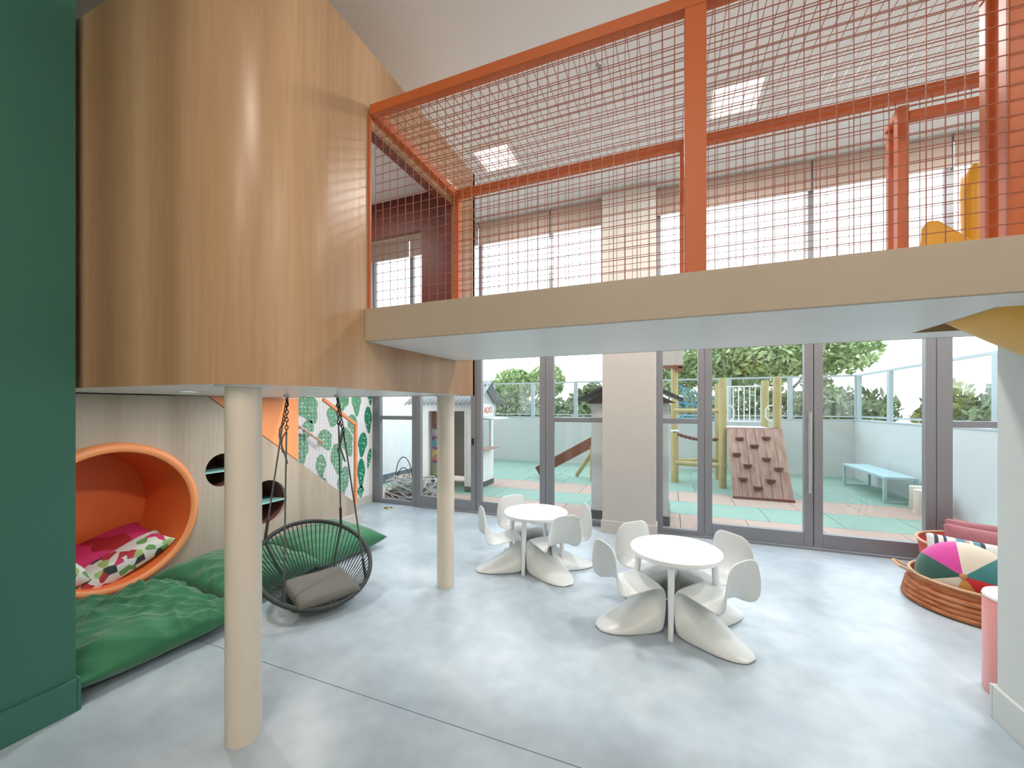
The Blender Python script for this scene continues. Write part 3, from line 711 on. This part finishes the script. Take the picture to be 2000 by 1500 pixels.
hc = Vector((bx+.40*math.cos(ha), by+.40*math.sin(ha), .22)); ho = Vector((math.cos(ha), math.sin(ha), 0)); hs = Vector((-math.sin(ha), math.cos(ha), 0))
obj('rope_handle', MB().tube([hc+hs*.07, hc+hs*.08+ho*.07+UP*.03, hc+ho*.10+UP*.05, hc-hs*.08+ho*.07+UP*.03, hc-hs*.07], .011, 8), m_rim, bt, smooth=True)
# patchwork round cushion, leaning
pb = thing('patchwork_cushion', 'round patchwork ball cushion in pink, cream, teal, red, mustard and green', 'cushion', (2.08, 4.12, .03))
cols = [('magenta felt', (.55,.05,.28)), ('cream felt', (.62,.56,.46)), ('teal felt', (.04,.20,.21)), ('red felt', (.55,.02,.025)), ('mustard felt', (.58,.30,.08)), ('pale felt', (.62,.56,.46)), ('bottle green felt', (.02,.085,.06))]
pc = Vector((2.08, 4.12, .245)); pr = .245
ax = (Vector((0,0,1.55))-pc); ax.z = 0; ax.normalize(); ax = (ax*.93+UP*.30).normalized()
q = ax.to_track_quat('Z', 'Y').to_matrix().to_4x4()
a0s = [100, 150, 60]
for k, (nm, cc) in enumerate(cols):
    def seg(u, v, k=k):
        ph_ = R(150-360/7*(k+v)); th = u*PI
        return (pr*math.sin(th)*math.cos(ph_)*1.08, pr*math.sin(th)*math.sin(ph_)*1.08, pr*.80*math.cos(th))
    mb = MB().grid(seg, 18, 8).xf(Matrix.Translation(pc) @ q)
    obj('felt_panel', mb, mat(nm, cc, .9, var=.1, sheen=.3), pb, smooth=True, sharp=180)
obj('button', MB().lathe([(.001,.012),(.018,.008),(.022,0)], (0,0,0), 14).xf(Matrix.Translation(pc) @ q @ Matrix.Translation((0,0,pr*.80-.002))), mat('tan button', (.45,.22,.10), .7), pb, smooth=True)
tb = thing('deep_basket', 'tall coral basket by the window holding mauve cushions', 'basket', (2.57, 4.78, 0))
tx, ty = 2.57, 4.78
obj('wall', MB().lathe([(.01,.004),(.37,.004),(.40,.04),(.43,.29),(.44,.328),(.43,.328),(.42,.29),(.385,.04),(.01,.03)], (tx,ty,0), 56), m_coral, tb, smooth=True, sharp=50)
obj('rim', MB().tube([(tx+.437*math.cos(2*PI*i/64), ty+.437*math.sin(2*PI*i/64), .330) for i in range(64)], .012, 8, True), m_rim, tb, smooth=True)
hh = R(-75)
obj('handle', MB().tube([(tx+.45*math.cos(hh+s_), ty+.45*math.sin(hh+s_), .345+.035*math.cos(s_*PI/.5)) for s_ in (-.25,-.15,0,.15,.25)], .009, 8), m_rim, tb, smooth=True)
cushion('scatter_cushion', 'mauve cushion standing at the front of the coral basket', 'cushion', m_mauve, (2.58, 4.68, .30), (.70, .38, .15), (R(78), R(6), R(-3)), 31, None, wr=.008, nx=30, pinch=.06)
cushion('scatter_cushion', 'mauve cushion standing at the back of the coral basket, nearest the glass', 'cushion', m_mauve, (2.66, 4.93, .30), (.62, .40, .14), (R(82), R(4), R(2)), 33, None, wr=.008, nx=30, pinch=.06)
# striped cushion
def stripe_mat():
    m = bpy.data.materials.new('woven stripe fabric'); m.use_nodes = True; n = m.node_tree.nodes; l = m.node_tree.links; b = n['Principled BSDF']
    t = n.new('ShaderNodeTexCoord'); sx = n.new('ShaderNodeSeparateXYZ'); l.new(t.outputs['Object'], sx.inputs[0])
    mr = n.new('ShaderNodeMapRange'); mr.inputs['From Min'].default_value = -.30; mr.inputs['From Max'].default_value = .30; l.new(sx.outputs['X'], mr.inputs['Value'])
    r = n.new('ShaderNodeValToRGB'); cr = r.color_ramp; cr.interpolation = 'CONSTANT'
    W_, N_, T_, P_, B_ = (.66,.66,.64), (.05,.06,.09), (.10,.27,.36), (.30,.14,.26), (.45,.33,.28)
    st = [(0,W_),(.06,N_),(.10,W_),(.15,N_),(.18,W_),(.27,T_),(.36,B_),(.40,W_),(.43,T_),(.50,N_),(.54,W_),(.66,T_),(.75,P_),(.82,W_),(.86,N_),(.89,W_)]
    while len(cr.elements) < len(st): cr.elements.new(.5)
    for e, (p, c_) in zip(cr.elements, st): e.position = p; e.color = (*c_, 1)
    l.new(mr.outputs[0], r.inputs[0]); l.new(r.outputs[0], b.inputs['Base Color']); b.inputs['Roughness'].default_value = .9
    return m
cushion('scatter_cushion', 'striped blue and white cushion between the two baskets', 'cushion', stripe_mat(), (2.34, 4.45, .27), (.62, .36, .15), (R(70), R(4), R(-14)), 35, None, wr=.005, nx=30, pinch=.05)
cushion('scatter_cushion', 'tropical print cushion tucked behind the patchwork ball', 'cushion', m_floral, (2.32, 4.36, .18), (.66, .30, .12), (R(66), R(4), R(-14)), 37, None, wr=.005, nx=30, pinch=.05)
st_ = thing('pink_stool', 'pink cylinder stool half hidden by the right partition', 'stool', (1.76, 2.98, 0))
obj('drum', MB().lathe([(.165,.0),(.17,.01),(.17,.50),(.165,.515)], (1.765,2.97,0), 48), m_pink, st_, smooth=True)
obj('lid', MB().lathe([(.165,.515),(.172,.52),(.168,.532),(.001,.534)], (1.765,2.97,0), 48), m_slabwhite, st_, smooth=True)
ty_ = thing('floor_wedge', 'small yellow and black plastic piece lying on the floor by the mural corner', 'plastic piece', (-4.02, 4.98, 0))
obj('yellow_body', MB().box(-4.07, -3.95, 4.95, 5.03, 0, .012), mat('pale yellow plastic', (.62,.56,.15), .5), ty_, bevel=.003)
obj('black_pad', MB().box(-4.06, -4.01, 4.955, 5.0, .012, .02).box(-3.99, -3.955, 5.0, 5.027, .012, .02), m_black, ty_)

# ================================================================= TERRACE
TY1, TX1 = 10.9, 3.74
tf = thing('floor_terrace', 'terrace floor of mint and pink rubber tiles outside the glass', 'floor', (-.5, 8, 0), kind='structure')
obj('tile_bed', MB().box(-6.2, TX1, 5.36, TY1, -.12, -.022), m_seam, tf)
ts = .83
tm = {}
ys = [5.36, 5.48] + [5.48+ts*k for k in range(1, 7)] + [TY1]
tg = MB().box(.004, ts-.004, .004, ts-.004, -.022, 0)
def tile_mesh(nm, mt):
    me = bpy.data.meshes.new(nm); me.from_pydata(tg.v, [], tg.f); me.materials.append(mt); return me
mg, mp_ = tile_mesh('rubber_tile_mint', m_tile_g), tile_mesh('rubber_tile_pink', m_tile_p)
for r_ in range(7):
    y0 = 5.48+ts*r_
    for cx in range(12):
        x0 = TX1-ts*(cx+1)+(.0 if r_ % 2 else -.3)
        if x0 < -6.2: continue
        o = share('rubber_tile', mp_ if r_ in (0, 2) else mg, tf, (x0, y0, 0))
        if y0+ts > TY1: o.scale.y = (TY1-y0)/ts
obj('edge_tile', MB().box(-6.2, TX1, 5.365, 5.476, -.022, 0), m_tile_p, tf)
for r_ in range(0, 7, 2):
    y0 = 5.48+ts*r_; y1 = min(y0+ts, TY1)
    obj('edge_tile', MB().box(TX1-.296, TX1, y0+.004, y1-.004, -.022, 0), m_tile_p if r_ in (0, 2) else m_tile_g, tf)
PZ = 1.25
struct(obj('wall_terrace_back', MB().box(-6.2, TX1+.15, TY1, TY1+.15, -.1, PZ), m_parapet), 'pale parapet wall across the back of the terrace', 'wall')
struct(obj('wall_terrace_right', MB().box(TX1, TX1+.15, 5.40, TY1, -.1, PZ), m_parapet), 'pale parapet wall along the right of the terrace', 'wall')
struct(obj('wall_terrace_left', MB().box(-6.35, -6.2, 5.40, TY1+.15, -.1, 2.6), m_white), 'white side wall at the left end of the terrace', 'wall')
def glass_rail(p, q, n_, lb, nm='glass_railing'):
    p, q = Vector(p), Vector(q); t = thing(nm, lb, 'railing', p)
    d = (q-p)/n_; u = d.normalized(); GT = 2.24
    obj('coping', MB().bar(p+UP*.012, q+UP*.012, .17, .024), m_railmetal, t)
    obj('top_rail', MB().bar(Vector((p.x,p.y,GT)), Vector((q.x,q.y,GT)), .05, .04), m_railmetal, t)
    obj('bottom_rail', MB().bar(p+UP*.09, q+UP*.09, .03, .03), m_railmetal, t)
    for k in range(n_+1):
        c_ = p+d*k
        obj('post', MB().bar(c_+UP*.024, Vector((c_.x,c_.y,GT-.02)), .06, .10, tuple(u)), m_railmetal, t)
    for k in range(n_):
        a = p+d*k+u*.06; b = p+d*(k+1)-u*.06
        obj('pane', MB().bar((a.x,a.y,(PZ+.11+GT-.03)/2), (b.x,b.y,(PZ+.11+GT-.03)/2), .008, GT-.03-PZ-.11), m_railglass, t)
glass_rail((-6.2, TY1+.075, PZ), (TX1+.075, TY1+.075, PZ), 8, 'white framed glass railing on the back parapet')
glass_rail((TX1+.075, TY1+.0, PZ), (TX1+.075, 5.6, PZ), 4, 'white framed glass railing on the right parapet')
# bench
bn = thing('bench', 'aqua metal bench against the right parapet', 'bench', (3.42, 9.05, 0))
obj('seat', MB().box(3.20, 3.63, 8.22, 9.90, .385, .425), m_bench, bn, bevel=.004)
for y in (8.25, 9.86):
    f = MB().box(3.20, 3.24, y-.02, y+.02, 0, .385).box(3.59, 3.63, y-.02, y+.02, 0, .385).box(3.24, 3.59, y-.02, y+.02, 0, .03)
    obj('leg_frame', f, m_bench, bn)
for (x, y, h, r, lb) in ((3.46, 7.62, .34, .15, 'nearer pale log stump stool by the bench'), (3.55, 8.02, .33, .12, 'further pale log stump stool beside the bench end')):
    t = thing('log_stump', lb, 'stump', (x, y, 0), 'log stumps')
    obj('trunk', MB().lathe([(r*1.02,0),(r,.05),(r*.96,h*.6),(r*.99,h-.01),(r*.97,h)], (x,y,0), 24), m_stump, t, smooth=True)
    obj('cut_top', MB().lathe([(r*.97,h),(r*.6,h+.002),(.001,h+.002)], (x,y,0), 24), mat('cut wood', (.70,.64,.55), .8, var=.1), t)
# climbing frame
cf = thing('climbing_frame', 'log climbing frame with a plank ramp and white guard rail', 'climbing frame', (1.37, 8.6, 0))
for (x, y, h) in ((.925, 8.63, 2.11), (1.815, 8.63, 2.10), (.95, 9.65, 2.05), (1.815, 9.65, 2.10), (.075, 9.2, 2.62), (.08, 8.98, 1.02)):
    o = obj('log_post', MB().tube([(x,y,0),(x,y,h-.02),(x,y,h)], [.072,.070,.062], 16), m_log, cf, smooth=True)
obj('post_cap', MB().cyl((.08,8.98,1.045), (.08,8.98,1.075), .08), m_metalwhite, cf)
obj('post_cap', MB().cyl((.08,8.98,1.02), (.08,8.98,1.045), .03), m_log, cf)
obj('platform', MB().box(.99, 1.75, 8.56, 9.72, 1.09, 1.15), m_metalwhite, cf)
obj('platform_edge', MB().box(.99, 1.80, 8.50, 8.56, 1.12, 1.165), m_brownplank, cf)
for i in range(6):
    xa = .985+.147*i; k0, k1 = xa+.003, xa+.144
    b_ = MB(); dy, dz = .75, 1.12; L = math.hypot(dy, dz); ny, nz = -dz/L*.03, dy/L*.03
    y0, z0, y1, z1 = 7.75, .005, 8.51, 1.14
    b_.add([(k0,y0,z0),(k1,y0,z0),(k1,y1,z1),(k0,y1,z1),(k0,y0+ny,z0+nz),(k1,y0+ny,z0+nz),(k1,y1+ny,z1+nz),(k0,y1+ny,z1+nz)],
           [(0,3,2,1),(4,5,6,7),(0,1,5,4),(1,2,6,5),(2,3,7,6),(3,0,4,7)])
    obj('ramp_plank', b_, m_plank, cf)
obj('ramp_kickboard', MB().box(.98, 1.87, 7.70, 7.745, 0, .04), m_brownplank, cf)
for (x, y, z) in ((1.17,8.4,.98),(1.59,8.41,1.0),(1.39,8.31,.86),(1.10,8.21,.71),(1.55,8.17,.65),(1.25,8.09,.53),(1.71,8.07,.50),(1.16,7.95,.31),(1.57,7.94,.31),(1.37,7.86,.19)):
    obj('grip_block', MB().box(x-.062, x+.062, y-.10, y-.02, z-.02, z+.02).box(x-.045, x+.045, y-.08, y-.0, z-.045, z-.02), m_hold, cf)
gr = MB().bar((.97,9.66,1.985), (1.80,9.66,1.985), .03, .03).bar((.97,9.66,1.25), (1.80,9.66,1.25), .03, .03)
obj('guard_rail', gr, m_metalwhite, cf)
for i in range(8):
    x = 1.03+.102*i; obj('baluster', MB().cyl((x,9.66,1.26), (x,9.66,1.98), .011, n=8), m_metalwhite, cf)
for sx, x in ((1, .99), (-1, 1.75)):
    obj('grab_handle', MB().tube([(x,8.6,1.58),(x+sx*.07,8.6,1.57),(x+sx*.12,8.6,1.50),(x+sx*.12,8.6,1.36),(x+sx*.07,8.6,1.30),(x,8.6,1.29)], .013, 8), m_metalwhite, cf, smooth=True)
obj('crossbar', MB().cyl((.08,8.95,1.475), (.99,8.60,1.475), .042), m_log, cf, smooth=True)
obj('crossbar', MB().cyl((.08,8.95,.40), (.99,8.60,.43), .05), m_log, cf, smooth=True)
obj('crossbar', MB().cyl((.08,9.2,.40), (.93,9.6,.42), .05), m_log, cf, smooth=True)
rp_ = MB()
for ph_ in (0, PI):
    rp_.tube([(.1+.8*t, 8.97-.33*t, .98-.12*math.sin(t*PI*.8)+.02*math.sin(t*34+ph_)) if False else (.1+.8*t, 8.97-.33*t+.018*math.cos(t*34+ph_), 1.0-.10*math.sin(t*PI*.8)+.018*math.sin(t*34+ph_)) for t in [k/60 for k in range(61)]], .02, 6)
obj('twisted_rope', rp_, m_hold, cf, smooth=True)
sgn = obj('top_board', MB().box(-.16, .24, 9.1, 9.14, 2.40, 2.85), m_housein, cf)
obj('board_band', MB().box(-.16, .24, 9.08, 9.10, 2.36, 2.43).box(.14, .24, 9.08, 9.16, 2.28, 2.40), m_brownplank, sgn)
net = MB()
for i in range(6):
    x0 = .14+.15*i
    net.tube([(x0,9.75,2.05-.10*i if i < 3 else 1.78), (x0+.05*math.sin(i*3),9.75,1.66), (x0+.08,9.75,1.25)], .011, 6)
    net.tube([(x0+.12,9.75,1.95-.08*i if i < 3 else 1.74), (x0,9.75,1.5), (x0-.04,9.75,1.25)], .011, 6)
for z0, z1 in ((2.06, 1.74), (1.66, 1.60), (1.26, 1.26), (1.32, 1.34)):
    net.tube([(.12,9.75,z0), (.5,9.75,(z0+z1)/2-.03), (.95,9.72,z1)], .014, 6)
obj('blue_rope_net', net, m_bluerope, cf, smooth=True)

# playhouse 1
ph1 = thing('playhouse', 'white playhouse kiosk with a corrugated grey roof on the left of the terrace', 'playhouse', (-4, 7, 0))
hx0, hx1, hy0, hy1, hz = -4.62, -3.37, 6.5, 7.48, 1.62
fw = MB().box(hx0, -4.29, hy0, hy0+.04, .1, hz).box(-3.49, hx1, hy0, hy0+.04, .1, hz).box(-4.29, -3.49, hy0, hy0+.04, 1.475, hz)
obj('front_wall', fw, m_house, ph1)
sdw = MB().box(hx1-.04, hx1, hy0+.04, 6.72, .1, hz).box(hx1-.04, hx1, 7.36, hy1, .1, hz).box(hx1-.04, hx1, 6.72, 7.36, .1, .74).box(hx1-.04, hx1, 6.72, 7.36, 1.30, hz)
obj('side_wall', sdw, m_house, ph1)
obj('gable', MB().prism([(hy0, hz), (hy1, hz), ((hy0+hy1)/2, 1.98)], 'x', hx1-.04, hx1-.005), m_parapet, ph1)
obj('back_wall', MB().box(hx0, hx1-.04, hy1-.04, hy1, .1, .70).box(hx0, hx1-.04, hy1-.04, hy1, 1.36, hz).box(hx0, -3.95, hy1-.04, hy1, .70, 1.36), m_housein, ph1)
obj('left_wall', MB().box(hx0, hx0+.04, hy0+.04, hy1-.04, .1, hz), m_housein, ph1)
obj('plinth', MB().box(-3.505, hx1+.01, hy0-.01, hy1, 0, .1).box(hx0-.01, -4.28, hy0-.01, hy0+.05, 0, .1).box(hx0-.01, hx0+.05, hy0+.05, hy1, 0, .1), m_plinth, ph1)
obj('door_frame', MB().box(-4.30, -4.275, hy0-.012, hy0+.05, .1, 1.475).box(-3.505, -3.48, hy0-.012, hy0+.05, .1, 1.475), m_house, ph1)
def sheet(sgn_):
    ym = (hy0+hy1)/2
    def fn(u, v):
        x = hx0-.12 + u*(hx1-hx0+.30); y = ym + sgn_*v*.62; z = 2.02-v*.42+.016*math.cos(x*2*PI/.085)
        return (x, y, z)
    return fn
for s_ in (-1, 1): obj('roof_sheet', MB().grid(sheet(s_), 160, 3), m_roof, ph1, smooth=True, solid=.008)
obj('ridge_cap', MB().prism([((hy0+hy1)/2-.09,1.975),((hy0+hy1)/2,2.05),((hy0+hy1)/2+.09,1.975),((hy0+hy1)/2,2.03)], 'x', hx0-.12, hx1+.2), m_roof, ph1)
obj('awning', MB().bar((hx1, 7.04, 1.35), (hx1+.36, 7.04, 1.33), .72, .02), m_house, ph1)
obj('counter', MB().box(hx1-.1, hx1+.16, 6.70, 7.40, .735, .755), m_plank, ph1)
sb_ = obj('sign_board', MB().box(hx1, hx1+.015, 6.62, 7.46, 1.37, 1.60), m_house, ph1)
def text(body, size, mt, parent, mtx):
    cu = bpy.data.curves.new('letters', 'FONT'); cu.body = body; cu.size = size; cu.extrude = .004; cu.align_x = 'CENTER'
    t = bpy.data.objects.new('letters', cu); COL.objects.link(t); bpy.context.view_layer.update()
    me = bpy.data.meshes.new_from_object(t.evaluated_get(bpy.context.evaluated_depsgraph_get())); bpy.data.objects.remove(t)
    me.transform(Matrix.Translation(-base_of(parent)) @ mtx); me.materials.clear(); me.materials.append(mt)
    o = bpy.data.objects.new('letters', me); COL.objects.link(o); o.parent = parent; return o
text('ADO', .17, m_sign, sb_, Matrix.Translation((hx1+.018, 7.19, 1.43)) @ Matrix.Rotation(PI/2, 4, 'Z') @ Matrix.Rotation(PI/2, 4, 'X'))
cs = thing('fringed_hanging', 'bright fringed textile hanging in the kiosk doorway', 'wall hanging', (-4.15, 6.6, .1))
bands = [(1.46,1.24,(.30,.09,.04)),(1.24,1.12,(.22,.07,.08)),(1.12,.98,(.50,.50,.55)),(.98,.92,(.30,.05,.28)),(.92,.78,(.10,.45,.62)),(.78,.73,(.35,.03,.25)),(.73,.60,(.80,.55,.18)),(.60,.52,(.75,.25,.20)),(.52,.47,(.35,.03,.22)),(.47,.20,(.35,.42,.25))]
for bi, (z1, z0, cc) in enumerate(bands):
    mt = mat('textile band', cc, .9, var=.25, scale=12, stretch=(5,1,.6))
    for k in range(6):
        xa = -4.27+.045*k*1.1
        obj('strip', MB().bar((xa+.022, 6.62+.01*((k*7+bi*3) % 3), z1), (xa+.022, 6.62+.01*((k*7+bi*3) % 3), z0+.015*((k*5+bi) % 3)), .043, .008), mt, cs)
# playhouse 2
p2 = thing('playhouse', 'white playhouse with a dark pitched roof half hidden by the pier', 'playhouse', (-.52, 6, 0))
obj('walls', MB().box(-1.03, -.02, 5.60, 6.45, .12, 1.62), m_house, p2)
obj('plinth', MB().box(-1.04, -.01, 5.59, 6.46, 0, .12), m_plinth, p2)
obj('gable', MB().prism([(-1.10,1.60),(.06,1.60),(-.52,1.94)], 'y', 5.55, 5.59), m_gable, p2)
for s_ in (-1, 1):
    a = Vector((-.52, 0, 1.985)); e = Vector((-.52+s_*.665, 0, 1.645))
    obj('roof_slope', MB().bar((a+e)/2*1+Vector((0,5.45,0)), (a+e)/2+Vector((0,6.55,0)), (e-a).length, .03, up=(-(e-a).z*s_, 0, abs((e-a).x))), m_roof2, p2)
# leaning board and small posts on the terrace
lb_ = thing('balance_beam', 'reddish brown board leaning up from the terrace floor', 'beam', (-2.3, 8.5, 0))
obj('board', MB().bar((-2.75, 8.5, .12), (-1.45, 8.5, .86), .05, .21), m_brownplank, lb_)
obj('rest_log', MB().cyl((-1.52, 8.5, 0), (-1.52, 8.5, .72), .07), m_log, lb_, smooth=True)
obj('prop_log', MB().cyl((-1.95, 8.85, .03), (-1.55, 8.7, .60), .045), m_log, lb_, smooth=True)
# hoses
hp_ = thing('hose_heap', 'tangled heap of pale hoses in front of the left sidelight outside', 'hose', (-4.1, 5.7, 0))
rng = random.Random(4); hm = MB()
for k in range(46):
    a = rng.uniform(0, 2*PI); rr = rng.uniform(.12, .34); cx, cy = -4.12+rng.uniform(-.22, .30), 5.72+rng.uniform(-.12, .12); zt = rng.uniform(.08, .42)
    pts = []
    for j in range(25):
        t = 2*PI*j/24*rng.uniform(.98, 1.0)
        pts.append((cx+rr*math.cos(t+a), cy+.16*math.sin(t+a)*rr/.3, max(.02, zt*(.55+.45*math.cos(t*1.0+a*2))*(1-.25*abs(cx+4.05)))))
    hm.tube(pts, .011, 6)
obj('hoses', hm, m_hose, hp_, smooth=True)
lm = MB()
for (w_, h_) in ((.17, .70), (.13, .52)):
    lm.tube([(-4.22+w_*math.cos(t), 5.66, .30+(h_-.30)*max(0, math.sin(t))) for t in [PI*k/20 for k in range(21)]], .008, 6)
obj('upright_loop', lm, m_chain, hp_, smooth=True)
obj('crate', MB().box(-4.5, -3.75, 5.52, 5.95, 0, .10), m_hold, hp_)

# ================================================================= BEYOND THE TERRACE
struct(obj('ground', MB().box(-80, 80, 11.1, 120, -1.3, -1.2).box(TX1+.2, 80, -20, 11.1, -1.3, -1.2), m_ground), 'green ground beyond the terrace', 'ground')
def tree(x, y, h, blobs, mt, lb, n_, seed, leaf=.2, z0=-1.2):
    t = thing('tree', lb, 'tree', (x, y, z0), 'trees beyond the terrace')
    rng = random.Random(seed); tr = MB()
    tr.tube([(x,y,z0), (x+.05,y,z0+h*.4), (x-.05,y,z0+h*.75)], [.16, .12, .05], 8)
    vs_, fs_ = [], []
    wts = [b[3]*b[4]*b[5] for b in blobs]
    for i in range(n_):
        b = rng.choices(blobs, wts)[0]
        while True:
            q = Vector((rng.uniform(-1,1), rng.uniform(-1,1), rng.uniform(-1,1)))
            if .25 < q.length < 1: break
        c_ = Vector((x+b[0]+q.x*b[3], y+b[1]+q.y*b[4], b[2]+q.z*b[5]))
        n1 = Vector((rng.gauss(0,1), rng.gauss(0,1), rng.gauss(.5,.7))).normalized(); u = n1.orthogonal().normalized()
        u = Matrix.Rotation(rng.uniform(0, 6.28), 3, n1) @ u; v = n1.cross(u); s_ = leaf*rng.uniform(.6, 1.3)
        k = len(vs_); vs_ += [c_-u*s_, c_-v*s_*.4, c_+u*s_, c_+v*s_*.4]; fs_.append((k, k+1, k+2, k+3))
    for b in blobs[:5]:
        tr.tube([(x,y,z0+h*.45), (x+b[0]*.6, y+b[1]*.6, (z0+h*.5+b[2])/2), (x+b[0], y+b[1], b[2])], [.07, .05, .02], 6)
    obj('trunk', tr, m_bark, t, smooth=True)
    me = bpy.data.meshes.new('foliage'); b0 = Vector(t.location); me.from_pydata([tuple(p-b0) for p in vs_], [], fs_)
    o = obj('foliage', me, mt); o.parent = t; stuff(o)
# blob: dx, dy, z, rx, ry, rz
tree(3.2, 17.5, 5, [(0,0,3.5,2.6,1.6,.9),(-1.9,0,3.3,1.7,1.2,.9),(1.9,0,3.6,1.7,1.2,1.0),(.4,.3,4.5,2.0,1.2,.9),(-.8,0,2.7,1.8,1.2,.5)], m_leafA, 'broad light green tree right behind the climbing frame', 12000, 1, .14)
tree(-.4, 17.5, 4, [(0,0,3.2,1.0,1,.8),(.5,0,2.6,.9,.8,.7),(-.2,0,4.0,.9,.8,.7)], m_leafA, 'green tree behind the tall log post', 3000, 2, .13)
tree(-6.6, 17, 3.5, [(0,0,2.55,1.0,.9,.75),(1.5,0,2.7,.8,.8,.8),(-1.4,0,2.2,.9,.8,.6)], m_leafA, 'bright green tree behind the left playhouse', 4200, 3, .13)
tree(-3.4, 17.5, 2.6, [(0,0,1.6,.9,.8,.8),(.3,0,2.2,.5,.5,.5)], m_leafB, 'dark rounded tree left of the pier behind the glass railing', 1500, 4, .16)
tree(-6.2, 14.8, 2, [(0,0,1.4,1.4,.6,.7),(1.9,0,1.3,1.2,.6,.65),(-1.5,0,1.3,1.0,.6,.6)], m_leafB, 'olive hedge tree behind the left stretch of glass railing', 2600, 5, .15)
tree(2.6, 14.6, 2, [(0,0,1.45,1.6,.6,.75),(2.2,0,1.4,1.3,.6,.75),(-1.9,0,1.35,1.2,.6,.7)], m_leafB, 'dark green hedge tree behind the railing near the ramp', 3400, 6, .15)
tree(8.2, 14.0, 3, [(0,0,1.5,.8,.7,.9),(-.6,0,1.2,.7,.6,.6)], m_leafB, 'dark conical tree beyond the right corner of the railing', 1400, 7, .15)
tree(7.1, 14.6, 2.5, [(0,0,1.7,.55,.5,.6),(-.2,0,1.2,.6,.5,.5)], m_leafC, 'yellow green shrub tree behind the right railing', 900, 8, .14)
tree(9.2, 10.2, 4, [(0,0,2.0,.9,.9,1.0),(.3,-.8,1.6,.9,.8,.8)], m_leafB, 'dark tree seen in the far right pane', 1500, 9, .15)
tree(5.0, 17.8, 3, [(0,0,2.35,.5,.5,.35)], m_leafC, 'small yellow crown just above the railing corner', 300, 10, .14)
